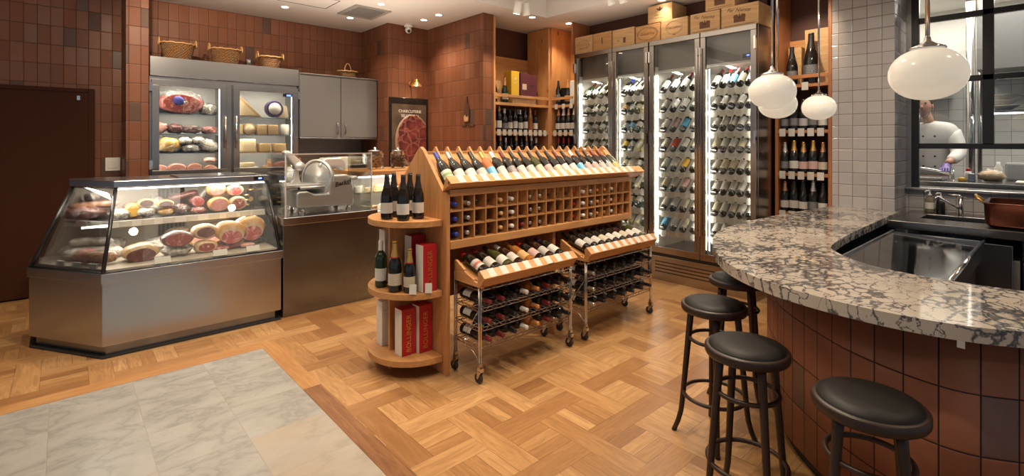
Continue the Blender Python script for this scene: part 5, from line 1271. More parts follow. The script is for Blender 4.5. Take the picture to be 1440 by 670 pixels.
def giftbox(x, y, z, w_, d, h, lab, rot=0.0, txt=True, white=False):
    """box whose white side faces the camera-left and whose red side carries the name"""
    T = Matrix.Translation((x, y, z)) @ Matrix.Rotation(rot, 4, 'Z')
    b = MB(); b.box(-w_ / 2, w_ / 2, -d / 2, d / 2, 0, h, 0, T)
    o = tag(b.build('champagne_gift_box', whitem if white else redm, bevel=.0015, org=(x, y, z)), lab, 'gift box', 'champagne gift boxes on the end shelf')
    if white:
        MB().box(-w_ / 2 + .012, w_ / 2 - .012, -d / 2 - .0005, -d / 2, h * .8, h * .805, 0, T).build('printed_line', M['ink'], o)
        return o
    MB().box(-w_ / 2 - .0012, -w_ / 2, -d / 2, d / 2, .001, h - .001, 0, T).build('white_side', whitem, o)
    if txt:
        tx = text('BOLLINGER', .046, CP['gold'], o, (x, y, z), (0, 0, 0), 'lettering', .0006, spacing=1.02)
        m_ = Matrix.Rotation(rot, 4, 'Z') @ Matrix.Translation((0, -d / 2 - .0012, h * .47)) @ Matrix.Rotation(PI / 2, 4, 'X') @ Matrix.Rotation(PI / 2, 4, 'Z')
        tx.matrix_basis = m_
    return o
giftbox(1.748, 2.768, .549, .105, .085, .30, 'red and white gift box at the front of the middle tier')
giftbox(1.765, 2.94, .549, .105, .085, .335, 'taller red and white gift box at the back of the middle tier')
giftbox(1.665, 2.89, .126, .105, .085, .30, 'red and white gift box on the bottom tier, farther from the rack')
giftbox(1.773, 2.86, .126, .10, .085, .31, 'red and white gift box on the bottom tier, next to the rack')
giftbox(1.65, 3.13, .126, .10, .08, .30, 'white gift box standing alone behind the fin of the bottom tier', white=True)
giftbox(1.67, 3.13, .549, .10, .08, .36, 'white gift box behind the green bottle on the middle tier', white=True)
for k, (x, y) in enumerate(((1.638, 2.752), (1.728, 2.712))):
    b = MB(); T = Matrix.Translation((x, y, .549)) @ Matrix.Rotation(R(-38), 4, 'Z')
    b.prism([(-.012, 0), (-.010, 0), (.002, .06), (.0, .06)], 0, -.022, .022, T=T); b.prism([(-.012, 0), (.0, 0), (.0, .002), (-.012, .002)], 0, -.02, .02, T=T)
    tag(b.build('price_card', M['card']), ['small white price card before the smaller champagne bottle', 'small white price card before the red gift box'][k], 'price card')

# ---------------------------------------------------------------- wire carts
def cart(x0, x1, labs, idx, bot):
    y0, y1 = 2.44, 2.70
    root = tag(empty('wire_cart', ((x0 + x1) / 2, 2.6, 0)), labs[0], 'cart', 'chrome wire carts under the rack')
    for (x, y) in ((x0, y0), (x1, y0), (x0, y1), (x1, y1)):
        b = MB(); top = .602 if y == y0 else .66
        b.cyl((x - .008, y, .105), (x - .008, y, top), .0055, 8); b.cyl((x + .008, y, .105), (x + .008, y, top), .0055, 8); b.box(x - .012, x + .012, y - .01, y + .01, .10, .125)
        b.build('post', M['wire'], root)
        b = MB(); b.box(x - .012, x + .012, y - .02, y + .016, .075, .10); b.prism([(y - .022, .078), (y + .012, .078), (y + .02, .03), (y + .006, .03)], 0, x - .014, x - .011); b.prism([(y - .022, .078), (y + .012, .078), (y + .02, .03), (y + .006, .03)], 0, x + .011, x + .014)
        cst = b.build('caster', M['chrome'], root)
        T = Matrix.Translation((x, y + .012, .032)) @ Matrix.Rotation(PI / 2, 4, 'Y')
        MB().lathe([(.010, -.010), (.030, -.010), (.032, -.006), (.032, .006), (.030, .010), (.010, .010)], 18, T).build('wheel', M['rubber'], cst)
    for z in (.60, .466, .345, .229):
        b = MB()
        for zz in (z, z - .022):
            b.tube([(x0, y0, zz), (x1, y0, zz), (x1, y1, zz), (x0, y1, zz)], .0032, 6, closed=True, smooth=False)
        n = 22
        for yy in (y0, y1):
            b.tube([(x0 + (x1 - x0) * i / n, yy, z - (.022 if i % 2 else 0)) for i in range(n + 1)], .0022, 5)
        for xx in (x0, x1): b.tube([(xx, y0 + (y1 - y0) * i / 8, z - (.022 if i % 2 else 0)) for i in range(9)], .0022, 5)
        for i in range(1, 20):
            xx = x0 + (x1 - x0) * i / 20; b.cyl((xx, y0, z), (xx, y1, z), .0015, 4)
        for k in range(1, 3): b.cyl((x0, y0 + (y1 - y0) * k / 3, z - .004), (x1, y0 + (y1 - y0) * k / 3, z - .004), .0025, 5)
        b.build('wire_shelf', M['wire'], root)
    b = MB(); b.tube([(x0 - .004, y0 + .02, .44), (x0 - .012, y0 + .12, .30), (x0 - .012, y0 + .14, .20), (x0 - .01, y0 + .06, .19), (x0 - .005, y0 + .01, .14), (x0, y0, .11)], .003, 6); b.build('brace_wire', M['wire'], root); b = MB(); b.tube([(x1 + .004, y0, .34), (x1 + .02, y0 + .01, .25), (x1 + .01, y0 + .0, .16)], .003, 6); b.build('brace_wire', M['wire'], root)
    # wooden tray on the top shelf
    tr = tag(empty('tilted_wine_tray', ((x0 + x1) / 2, 2.56, .602)), labs[1], 'tray', 'tilted wooden trays on the wire carts')
    ta, tb = x0 - .02, x1 - .01
    ang = .36
    for x in (ta, tb - .02):
        MB().prism([(2.40, .604), (2.685, .604), (2.685, .735), (2.67, .735), (2.58, .69), (2.58, .68), (2.48, .645), (2.48, .635), (2.40, .625)], 0, x, x + .02).build('stepped_side', M['pine_y'], tr, bevel=.002)
    MB().prism([(2.43, .630), (2.685, .709), (2.685, .70), (2.43, .621)], 0, ta + .02, tb - .02).build('sloping_board', M['pine_x'], tr)
    MB().prism([(2.415, .604), (2.365, .672), (2.415, .715), (2.432, .695), (2.432, .62)], 0, ta - .005, tb + .005).build('front_ledge', M['pine_x'], tr, bevel=.002)
    nb = len(bot); dx = (tb - ta - .05) / nb
    axv = Vector((0, math.cos(.30), math.sin(.30))); upv = Vector((0, -math.sin(.30), math.cos(.30)))
    for i, (k, g_, lb, cp) in enumerate(bot):
        x = ta + .025 + (i + .5) * dx; r_ = PROF[k][0][2][0]
        MB().prism([(2.3685, .6755), (2.4145, .7165), (2.4155, .7150), (2.3695, .6740)], 0, x - .026, x + .026).build('price_card', M['card'], tr)
        base = Vector((x, 2.462, .642)) + upv * (r_ + .004)
        bottle(k, base, axv, upv, g_, lb, cp, '%s-capped bottle, %s, %s from the left on the %s cart tray' % (CN[cp], LN[lb], ORD[i], idx), 'bottles on the %s cart tray' % idx, seg=16, s=.97)
    caps = ['dred', 'dred', 'black', 'white', 'orange', 'dred', 'black', 'black', 'black'] if idx == 'near' else ['grey', 'black', 'black', 'black', 'black', 'black', 'black', 'black', 'blue']
    n = 8 if idx == 'near' else 7
    for si, z in enumerate((.466, .345, .229)):
        for i in range(n):
            x = x0 + .055 + (x1 - x0 - .11) * i / (n - 1)
            cp = caps[i] if caps[i] in CP else 'silver'
            r_ = .0378
            y = 2.69
            tl = 0.0
            bottle('bordeaux', (x, y, z + .0036 + r_ * .96), (0, -math.cos(tl), -math.sin(tl) * .9), (0, 0, 1), 'dark' if not (idx == 'near' and i == 4) else 'amber', ['white', 'plainw', 'floral'][i % 3] if i < 3 else 'white', cp,
                   '%s-capped bottle, %s from the left, %s wire shelf of the %s cart' % (CN[cp], ORD[i], ['upper', 'middle', 'lower'][si], idx), 'bottles lying on the wire shelves of the %s cart' % idx, seg=12, s=.96)
cart(1.93, 2.78, ('chrome wire cart with bottles, the one nearest the half-round end shelf', 'tilted pine tray of mixed bottles on the cart near the end shelf'), 'near',
     [('bordeaux', 'dark', 'floral', 'red'), ('bordeaux', 'dark', 'white', 'dred'), ('burgundy', 'olive', 'plainw', 'black'), ('bordeaux', 'brown', 'white', 'white'), ('bordeaux', 'amber', 'orange', 'gold'), ('bordeaux', 'dark', 'pink', 'red'), ('bordeaux', 'brown', 'grey', 'black'), ('bordeaux', 'dark', 'plainw', 'purple')])
cart(2.955, 3.84, ('chrome wire cart with bottles, the one nearest the wine fridges', 'tilted pine tray of dark red wines on the far cart'), 'far',
     [('bordeaux', 'dark', 'white', 'black'), ('bordeaux', 'dark', 'grey', 'black'), ('bordeaux', 'dark', 'white', 'black'), ('bordeaux', 'dark', 'cream', 'black'), ('bordeaux', 'dark', 'plainw', 'black'), ('bordeaux', 'dark', 'plainw', 'black'), ('bordeaux', 'brown', 'cream', 'black'), ('bordeaux', 'dark', 'plainw', 'black'), ('bordeaux', 'olive', 'plainw', 'silver')])
# a third and fourth pair of wheels on the far side of the rack are hidden but for their casters

# ---------------------------------------------------------------- wine fridges
WF = 4.86; WT = 2.64
def wine_fridge(y0, y1, lab, doors):
    """y0 < y1 ; doors: list of (ya, yb, hinge side)"""
    root = tag(empty('wine_refrigerator', (5.2, (y0 + y1) / 2, 0)), lab, 'wine fridge', 'tall glass door wine fridges')
    XB = 5.60
    b = MB(); b.box(WF + .04, XB, y0, y0 + .035, .0, WT); b.box(WF + .04, XB, y1 - .035, y1, 0, WT); b.box(WF + .04, XB, y0 + .035, y1 - .035, WT - .03, WT); b.box(WF + .04, XB, y0 + .035, y1 - .035, .28, .33)
    b.build('cabinet', M['fridge_steel'], root, bevel=.003)
    MB().box(XB - .03, XB - .001, y0 + .036, y1 - .036, .33, WT - .03).build('liner_back', M['interior'], root)
    b = MB(); b.box(WF + .05, XB - .03, y0 + .036, y0 + .045, .33, 2.36); b.box(WF + .05, XB - .03, y1 - .045, y1 - .036, .33, 2.36); b.build('liner_side', M['interior'], root)
    # the compressor space above the chamber, behind tinted glass
    b = MB(); b.box(WF + .12, XB - .03, y0 + .045, y1 - .045, 2.30, 2.32); b.build('chamber_ceiling', M['interior'], root)
    MB().box(WF + .12, WF + .14, y0 + .045, y1 - .045, 2.32, WT - .03).build('upper_panel', M['steel_grey'], root)
    # grille
    g = MB().box(WF, WF + .05, y0 + .003, y1 - .003, .0, .265).build('grille_panel', M['fridge_steel'], root, bevel=.004)
    b = MB()
    for k in range(3):
        z = .105 + k * .036; b.box(WF - .004, WF - .001, y0 + .08, y1 - .08, z, z + .024)
    b.build('louvre_slats', M['fridge_steel'], g)
    MB().box(WF - .001, WF + .001, y0 + .08, y1 - .08, .092, .212).build('louvre_opening', M['blackm'], g)
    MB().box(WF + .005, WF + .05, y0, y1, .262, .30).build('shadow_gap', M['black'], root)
    rows = [2.05 - .217 * k for k in range(8)]
    for di, (ya, yb, side, key) in enumerate(doors):
        w_ = .055; za, zb = .30, WT
        b = MB()
        for q in ((ya, yb, za, za + .07), (ya, yb, zb - w_, zb), (ya, ya + w_, za + .07, zb - w_), (yb - w_, yb, za + .07, zb - w_)): b.box(WF, WF + .04, q[0], q[1], q[2], q[3])
        dr = b.build('glass_door', M['fridge_steel'], root, bevel=.004)
        MB().box(WF + .018, WF + .024, ya + w_, yb - w_, za + .07, zb - w_).build('glass_pane', M['glass_fridge'], dr)
        hy = yb - .012 if side == 'near' else ya + .012     # handle edge where the two doors meet
        b = MB(); b.box(WF - .035, WF - .025, hy - .006, hy + .006, .55, 2.48)
        for zz in (.60, 1.9, 2.4): b.box(WF - .028, WF, hy - .004, hy + .004, zz, zz + .012)
        b.build('handle', M['chrome'], dr)
        gy = ya + .008 if side == 'near' else yb - .008
        for zz in (.42, 1.50, 2.40): MB().box(WF - .022, WF + .006, gy - .009, gy + .009, zz, zz + .12).build('hinge', M['chrome'], dr)
        # LED strips up the inside of the frame
        for yy in (yb - w_ - .016, ya + w_ + .008):
            MB().box(WF + .06, WF + .07, yy, yy + .005, .40, 2.26).build('light_strip', M['led_bright'], root)
        ym = (ya + yb) / 2
        area((WF + .10, ym, 2.28), (WF + .25, ym, 1.0), 4.5, .06, .45, (1, .95, .86))
        nb = 5 if key in ('third', 'fourth') else 4
        if key == 'third': nb = 4
        for ri, z in enumerate(rows):
            if key == 'first' and ri > 4: break
            sh = MB()
            sh.box(WF + .085, WF + .09, ya + .04, yb - .04, z - .045, z + .004)
            for j in range(nb + 1):
                yy = ya + .06 + (yb - ya - .12) * j / nb
                sh.tube([(WF + .10, yy, z - .012), (WF + .30, yy, z + .152)], .0025, 5)
            sh.tube([(WF + .10, ya + .05, z - .012), (WF + .10, yb - .05, z - .012)], .003, 6); sh.tube([(WF + .30, ya + .05, z + .152), (WF + .30, yb - .05, z + .152)], .003, 6)
            so = sh.build('bottle_shelf', M['white_paint'], root)
            for j in range(nb):
                yy = ya + .062 + (yb - ya - .124) * (j + .5) / nb
                q = MB(); jt = random.uniform(-.012, .012)
                q.box(WF + .078, WF + .081, yy - .033 + jt, yy + .033 + jt, z - .062, z + .0)
                q.build('price_card', M['card'], so)
                rr = random.random()
                lb = 'white' if rr < .5 else 'cream' if rr < .66 else 'plainw' if rr < .8 else 'grey' if rr < .88 else random.choice(['gold', 'pink', 'blue', 'black'])
                cp = random.choice(['black', 'black', 'dred', 'black', 'silver', 'dred'])
                g_ = 'dark'; k = 'bordeaux_tall'
                if key == 'fourth': cp = 'red' if (ri in (0, 2, 3) and j < nb - 1) or random.random() < .2 else 'dred'
                if key == 'fourth': lb = 'plainw' if random.random() < .75 else 'cream'
                if key == 'first': k = 'burgundy'; g_ = random.choice(['olive', 'dark', 'green']); lb = random.choice(['plainw', 'white', 'cream'])
                if key == 'second': k = random.choice(['burgundy', 'champagne']); g_ = random.choice(['green', 'olive', 'dark', 'pale']); cp = random.choice(['gold', 'silver', 'black', 'white', 'blue'])
                # special bottles seen in the photograph (j counts from the near edge)
                jj = nb - 1 - j
                sp = {('second', 1, 0): ('orange', 'gold'), ('second', 3, 0): ('yellow', 'gold'), ('second', 2, 1): ('blue', 'blue'), ('third', 3, 1): ('red', 'black'), ('third', 4, 2): ('yellow', 'black'), ('fourth', 0, 2): ('blue', 'dred'),
                      ('third', 7, 0): ('blue', 'black'), ('third', 5, 2): ('pink', 'black'), ('fourth', 4, 1): ('cream', 'dred'), ('first', 0, 2): ('plainw', 'lime')}.get((key, ri, jj))
                if sp: lb, cp = sp
                if key == 'third' and ri < 2: lb = 'plainw'
                ang = R(42); axv = Vector((math.cos(ang), 0, math.sin(ang))); upv = Vector((-math.sin(ang), 0, math.cos(ang)))
                r_ = PROF[k][0][2][0]
                base = Vector((WF + .105, yy, z - .002)) + upv * (r_ + .004)
                bottle(k, base, axv, upv, g_, lb, cp, 'bottle, %s, %s foil, %s from the left, %s shelf of %s fridge door' % (LN[lb], CN[cp], ORD[jj], ORD[ri], key), 'bottles on the shelves of the %s fridge door' % key, seg=12, s=.98 if nb < 5 else .95)
    return root
wf1 = wine_fridge(3.118, 4.21, 'tall double-door wine fridge next to the corner shelf', [(3.62, 4.205, 'near2', 'first'), (3.122, 3.612, 'near', 'second')])
wf2 = wine_fridge(1.945, 3.11, 'tall double-door wine fridge next to the champagne shelf', [(2.515, 3.106, 'near2', 'third'), (1.949, 2.507, 'near', 'fourth')])
o = MB().box(WF + .055, WF + .06, 2.02, 2.10, 2.335, 2.375).build('control_panel', M['black'], wf2); MB().box(WF + .052, WF + .055, 2.035, 2.06, 2.35, 2.362).build('display', M['blue_led'], o)
# wooden crates on top
def crate(y0, y1, z, h, lab, art=0, mat='crate', x=WF + .02, d=.33, ang=0.0):
    w_ = (y1 - y0); ym = (y0 + y1) / 2
    root = tag(MB().box(x, x + d, y0, y1, z, z + h).build('wine_crate', M[mat], bevel=.003), lab, 'wooden crate', 'wooden wine crates on the fridges')
    def add(b, nm='printed_mark'): return b.build(nm, M['ink'], root)
    X = x - .0006
    def P2(a, c): return (X, ym - a * w_, z + h * c)
    def ring(ca, cc, ra, rc, r_=.0022, a0=0, a1=2 * PI, n=28): 
        add(MB().tube([P2(ca + ra * math.cos(a0 + (a1 - a0) * i / n), cc + rc * math.sin(a0 + (a1 - a0) * i / n)) for i in range(n + 1)], r_, 4, flat=.3))
    if art == 1:
        ring(0, .35, .33, .42, .003, 0, PI); ring(0, .35, .2, .25, .002, 0, PI); text('GRAND VIN', h * .12, M['ink'], root, (X, ym, z + h * .28), ROT_X, 'lettering', .0004)
    elif art == 2:
        add(MB().box(X - .0004, X, ym - .008, ym + .008, z + h * .35, z + h * .72))
    elif art == 3:
        add(MB().box(X - .0004, X, ym - .035, ym + .0, z + h * .2, z + h * .5)); text('VIN', h * .12, M['ink'], root, (X, ym + .07, z + h * .35), ROT_X, 'lettering', .0004)
    elif art == 4:
        ring(0, .5, .42, .36, .0045); text('Grand Cru', h * .2, M['ink'], root, (X, ym, z + h * .48), ROT_X, 'lettering', .0004)
    elif art == 5:
        ring(0, .55, .3, .33, .0015); text('Cos Labory', h * .17, M['ink'], root, (X, ym, z + h * .55), ROT_X, 'lettering', .0004); text('1855', h * .09, M['ink'], root, (X, ym, z + h * .16), ROT_X, 'lettering', .0004)
    elif art == 6:
        b = MB(); c = P2(0, .68)
        for s in (-1, 1):
            b.prism([(c[1], c[2] + .012), (c[1] + s * .03, c[2] + .022), (c[1] + s * .045, c[2] + .03), (c[1] + s * .03, c[2] - .0), (c[1], c[2] - .008)], 0, X - .0004, X)
        b.box(X - .0004, X, c[1] - .01, c[1] + .01, c[2] - .01, c[2] + .035); add(b)
        text('Clos du Val', h * .16, M['ink'], root, (X, ym, z + h * .42), ROT_X, 'lettering', .0004, shear=.3); text('NAPA VALLEY', h * .10, M['ink'], root, (X, ym, z + h * .24), ROT_X, 'lettering', .0004)
    elif art == 7:
        # house with trees under a script title
        text('Far Niente', h * .25, M['ink'], root, (X, ym + .01, z + h * .76), (PI / 2, .12, -PI / 2), 'lettering', .0004, shear=.35)
        b = MB(); c = P2(0, .40)
        b.box(X - .0004, X, c[1] - .055, c[1] + .055, c[2] - h * .20, c[2] + h * .02)
        for s in (-1, 1): b.prism([(c[1] + s * .06, c[2] + h * .02), (c[1] + s * .055, c[2] + h * .14), (c[1] + s * .02, c[2] + h * .17), (c[1] + s * .008, c[2] + h * .02)], 0, X - .0004, X)
        b.prism([(c[1] - .014, c[2]), (c[1] + .014, c[2]), (c[1], c[2] + h * .24)], 0, X - .0004, X); add(b)
        add(MB().box(X - .0004, X, ym - w_ * .42, ym + w_ * .42, z + h * .07, z + h * .09))
    return root
crate(3.925, 4.21, 2.641, .215, 'wooden crate with an arched print, first from the corner shelf', 1, 'crate')
crate(3.635, 3.915, 2.641, .215, 'plain orange-toned wooden crate, second from the corner shelf', 2, 'crate2')
crate(3.315, 3.62, 2.641, .21, 'wooden crate with a square print, third from the corner shelf', 3, 'crate')
crate(2.985, 3.295, 2.641, .195, 'wooden crate with a large oval print', 4, 'crate2')
crate(2.655, 2.97, 2.641, .205, 'wooden crate with a faint heart-shaped print beside the oval print', 5, 'crate')
crate(2.84, 3.14, 2.847, .19, 'wooden crate with a bird emblem stacked on two others', 6, 'crate', x=WF + .03)
crate(2.31, 2.625, 2.641, .205, 'wooden crate with house emblem and script title, middle of the row', 7, 'crate')
crate(1.935, 2.295, 2.641, .21, 'wooden crate with house emblem and script title at the right end', 7, 'crate')
crate(2.16, 2.46, 2.852, .19, 'wooden crate with house emblem stacked on top at the ceiling', 7, 'crate')

# ---------------------------------------------------------------- champagne shelf
HX = 5.25; HY0, HY1 = 1.433, 1.925
hs = tag(empty('champagne_shelf', (5.4, 1.68, 0)), 'tall reddish wooden shelf of champagne between wine fridge and tiled pier', 'shelf')
for y in (HY0, HY1 - .03): MB().box(HX, HX + .34, y, y + .03, 0, CEIL - .01).build('side_panel', M['cherry'], hs, bevel=.002)
MB().box(HX + .32, HX + .34, HY0 + .03, HY1 - .03, 2.05, 2.55).build('back_panel', M['pine_y'], hs)
MB().box(HX + .32, HX + .34, HY0 + .03, HY1 - .03, .05, 2.05).build('dark_back_panel', M['brown_paint'], hs)
for z in (2.04, 1.60, 1.185, .80, .42):
    s_ = MB().box(HX, HX + .32, HY0 + .03, HY1 - .03, z, z + .03).build('shelf', M['cherry_y'], hs, bevel=.002)
    m_ = 1 if z > 2 else 5
    for i in range(m_):
        y = HY1 - .07 - i * .083 if m_ > 1 else 1.655
        MB().box(HX - .006, HX - .001, y - .028, y + .028, z - .03, z + .045).build('price_card', M['card'], s_)
MB().box(HX, HX + .015, HY0 + .03, HY1 - .03, 2.125, 2.16).build('rail', M['cherry_y'], hs, bevel=.002)
spec = {1.63: (['dgrey', 'dgrey', 'grey', 'dgrey', 'plainw'], ['black', 'gold', 'black', 'copper', 'gold']), 1.215: (['dgrey', 'white', 'pink', 'pink', 'cream'], ['silver', 'gold', 'gold', 'gold', 'copper']), .83: (['white', 'white', 'plainw', 'dgrey', 'plainw'], ['copper', 'black', 'black', 'silver', 'black'])}
for ri, z in enumerate((1.63, 1.215, .83)):
    for i in range(5):
        y = HY1 - .075 - i * .083
        bottle('champagne', (HX + .055, y, z + .0005), (0, 0, 1), (-1, -.2, 0), 'dark', spec[z][0][i], spec[z][1][i], 'champagne, %s, %s foil, %s from the fridge on the %s shelf' % (LN[spec[z][0][i]], CN[spec[z][1][i]], ORD[i], ['upper', 'middle', 'lower'][ri]), 'champagne bottles on the reddish shelf', 'champagne_bottle', 'champagne bottle', 16, s=.97 if i % 2 else .92)
    for i in range(4):
        bottle('champagne', (HX + .17, HY1 - .11 - i * .09, z + .0005), (0, 0, 1), (-1, 0, 0), 'dark', None, ['gold', 'silver', 'copper', 'black'][i], 'second-row champagne, %s from the fridge on the %s shelf' % (ORD[i], ['upper', 'middle', 'lower'][ri]), 'champagne bottles on the reddish shelf', 'champagne_bottle', 'champagne bottle', 12, s=.95)
bottle('champagne', (HX + .09, 1.80, 2.0705), (0, 0, 1), (-1, -.3, 0), 'dark', 'dgrey', 'black', 'magnum of champagne on the top shelf, the smaller one', None, 'champagne_bottle', 'champagne bottle', 24, s=1.18)
bottle('champagne', (HX + .09, 1.63, 2.0705), (0, 0, 1), (-1, -.3, 0), 'dark', 'dgrey', 'black', 'very large champagne bottle on the top shelf', None, 'champagne_bottle', 'champagne bottle', 24, s=1.52)
o = tag(MB().box(HX + .20, HX + .31, 1.75, 1.87, 2.0705, 2.46).build('wooden_wine_box', M['crate'], bevel=.003), 'open pale wooden bottle box behind the smaller magnum', 'box')
o = tag(MB().box(HX + .20, HX + .31, 1.50, 1.72, 2.0705, 2.62).build('wooden_wine_box', M['crate'], bevel=.003), 'tall wooden bottle case behind the very large champagne', 'box')

# ---------------------------------------------------------------- marble bar
BZ0, BZ1 = .875, .925
outer = [(5.25, 1.43), (4.7, 1.50), (4.2, 1.55), (3.831, 1.566), (3.494, 1.563), (3.165, 1.518), (2.867, 1.408), (2.602, 1.262), (2.411, 1.125), (2.275, .985), (2.17, .823), (2.112, .66), (2.082, .50), (2.080, .341), (2.112, .195), (2.18, .07), (2.28, -.06), (2.42, -.20), (2.62, -.35), (2.9, -.5)]
inner = [(3.2, -.35), (3.0, -.22), (2.87, -.08), (2.785, .08), (2.757, .22), (2.757, .35), (2.775, .47), (2.82, .60), (2.90, .70), (2.99, .775), (3.083, .834), (3.13, .86), (3.228, .882), (3.5, .905), (3.826, .918), (4.8, .93), (5.25, .93)]
def smooth(pts, it=2):
    for _ in range(it):
        q = [pts[0]]
        for a, c in zip(pts, pts[1:]): q += [tuple(.75 * a[i] + .25 * c[i] for i in range(2)), tuple(.25 * a[i] + .75 * c[i] for i in range(2))]
        q.append(pts[-1]); pts = q
    return pts
outer_s, inner_s = smooth(outer), smooth(inner, 1)
def slab(pts, z0, z1):
    """concave outline: triangulated top and bottom"""
    from mathutils.geometry import tessellate_polygon
    n = len(pts); tri = tessellate_polygon([[Vector((*p, 0)) for p in pts]])
    b = MB(); vs = [(*p, z0) for p in pts] + [(*p, z1) for p in pts]; fs = []
    for q in tri:
        a, c, d = [Vector((*pts[i], 0)) for i in q]
        if (c - a).cross(d - a).z < 0: q = q[::-1]
        fs.append([i + n for i in q]); fs.append(list(q)[::-1])
    A = sum(pts[i][0] * pts[(i + 1) % n][1] - pts[(i + 1) % n][0] * pts[i][1] for i in range(n))
    for i in range(n):
        j = (i + 1) % n; f = [i, j, n + j, n + i]; fs.append(f if A > 0 else f[::-1])
    b.add(vs, fs); return b
bar = tag(empty('bar_counter', (2.9, .8, 0)), 'curved bar counter with veined marble top and terracotta tiled front', 'bar counter')
slab(outer_s + inner_s, BZ0, BZ1).build('marble_top', M['arabescato'], bar)
# tiled front, set back under the top
def offset(pts, ds):
    out = []
    for i, p in enumerate(pts):
        a = Vector(pts[max(i - 1, 0)]); c = Vector(pts[min(i + 1, len(pts) - 1)]); t_ = (c - a).normalized(); n_ = Vector((-t_.y, t_.x))
        out.append(tuple(Vector(p) + n_ * ds(p)))
    return out
def back_off(p):
    x, y = p
    return .31 if y > .9 else .10 + .21 * max(0.0, min(1.0, (y - .2) / .7))
fr = offset(outer, back_off)
fr = smooth(fr)
b = MB(); vs = []; uvs = []; s = 0
for i, p in enumerate(fr):
    if i: s += (Vector(p) - Vector(fr[i - 1])).length
    for z in (.08, BZ0): vs.append((*p, z)); uvs.append((s, z))
fs = [(2 * i, 2 * i + 1, 2 * i + 3, 2 * i + 2) for i in range(len(fr) - 1)]
b.add(vs, fs, 0, True); b.uv = uvs
o = b.build('tiled_front', M['terracotta_bar'], bar)
sol = o.modifiers.new('Solidify', 'SOLIDIFY'); sol.thickness = .03; sol.offset = 0
b = MB(); vs = []
fr2 = smooth(offset(outer, lambda p: back_off(p) + .05))
for p in fr2:
    for z in (0, .09): vs.append((*p, z))
b.add(vs, [(2 * i, 2 * i + 1, 2 * i + 3, 2 * i + 2) for i in range(len(fr2) - 1)], 0, True); o = b.build('kick_board', M['blackm'], bar); sol = o.modifiers.new('Solidify', 'SOLIDIFY'); sol.thickness = .02
inn = offset(inner_s, lambda p: .0)
b = MB(); vs = []
ins = offset(inner_s, lambda p: .05)
for p in ins:
    for z in (0, BZ0): vs.append((*p, z))
b.add(vs, [(2 * i, 2 * i + 1, 2 * i + 3, 2 * i + 2) for i in range(len(ins) - 1)], 0, True); o = b.build('inner_panel', M['steel_dark'], bar)
MB().box(2.164, 2.172, .215, .235, .835, .86).build('hook', M['chrome'], bar)

# ---------------------------------------------------------------- bar stools
def stool(rot=0.0):
    root = empty('bar_stool', (0, 0, 0)); r = .159; H = .685
    MB().lathe([(.0001, H - .045), (r - .025, H - .045), (r - .004, H - .042), (r, H - .034), (r, H - .012), (r - .006, H - .006), (r - .02, H - .006)], 40, cap=False).build('seat_ring', M['stool_wood'], root)
    MB().lathe([(r - .014, H - .008), (r - .020, H + .004), (r - .05, H + .013), (r * .4, H + .017), (.0001, H + .018)], 40, cap=False).build('seat_pad', M['vinyl'], root)
    for k in range(4):
        a = PI / 4 + k * PI / 2; c, s_ = math.cos(a), math.sin(a)
        pts = []; rr = []
        for i in range(13):
            u = i / 12; z = (H - .045) * (1 - u); q = .110 + .058 * u + (.028 * max(0, (u - .78) / .22) ** 2)
            pts.append((c * q, s_ * q, z)); rr.append(.0165 - .0045 * u)
        MB().tube(pts, rr, 12).build('leg', M['stool_wood'], root)
    for z, q in ((.50, .118), (.215, .148)):
        MB().tube([(q * math.cos(2 * PI * i / 40), q * math.sin(2 * PI * i / 40), z) for i in range(40)], .0095, 8, closed=True).build('ring_stretcher', M['stool_wood'], root)
    return root
proto = reg(stool())
ST = [(1.912, .42, .25, 'dark bentwood bar stool with black round seat, closest to the camera at the bar'), (2.052, .86, .1, 'dark bentwood bar stool before the curve of the bar, second closest'),
      (2.475, 1.202, -.25, 'dark bentwood bar stool standing free between two others, third closest'), (3.044, 1.335, .3, 'dark bentwood bar stool half under the marble tip, farthest away')]
for i, (x, y, a, lb) in enumerate(ST):
    o = proto if i == 0 else copy_tree(proto)
    o.location = (x, y, 0); o.rotation_euler = (0, 0, a)
    tag(o, lb, 'bar stool', 'bar stools along the marble counter')
# ---------------------------------------------------------------- service side: lidded steel well, sink counter
lw = tag(empty('bar_cooler', (3.7, .6, 0)), 'steel underbar cooler with glossy sloping lid inside the bar', 'cooler')
MB().prism([(3.15, .845), (3.15, .40), (4.55, .40), (4.55, .845)], 2, 0, .74).build('body', M['steel_dark'], lw, bevel=.004)
MB().box(3.16, 4.54, .41, .84, .74, .765).build('dark_basin', M['black'], lw)
b = MB(); b.box(3.14, 4.58, .36, .38, .74, .845); b.box(3.14, 4.58, .845, .86, .74, .86); b.box(4.56, 4.58, .38, .845, .74, .845); b.box(3.14, 3.16, .38, .845, .74, .845); b.build('rim', M['steel_dark'], lw, bevel=.003)
quad(MB(), [(3.15, .37, .835), (4.57, .37, .835), (4.57, .85, .85), (3.15, .85, .85)], .008).build('glass_lid', pane('smoked_glass', (.30, .29, .28), 1.0, .06), lw)
MB().tube([(3.16, .365, .842), (4.58, .365, .842)], .011, 10).build('lid_edge', M['chrome'], lw)
sk = tag(empty('sink_counter', (5.2, -.5, 0)), 'stainless steel counter with small sink under the kitchen window', 'counter')
KX = 4.78
b = MB(); b.box(KX, 5.695, .78, .925, .865, .90); b.box(KX, 5.695, -.4, .40, .865, .90); b.box(KX, 5.12, .40, .78, .865, .90); b.box(5.45, 5.695, .40, .78, .865, .90)
b.build('worktop', M['steel'], sk, bevel=.002)
MB().box(KX - .004, KX + .012, -.4, .925, .845, .904).build('front_edge', M['steel'], sk, bevel=.003)
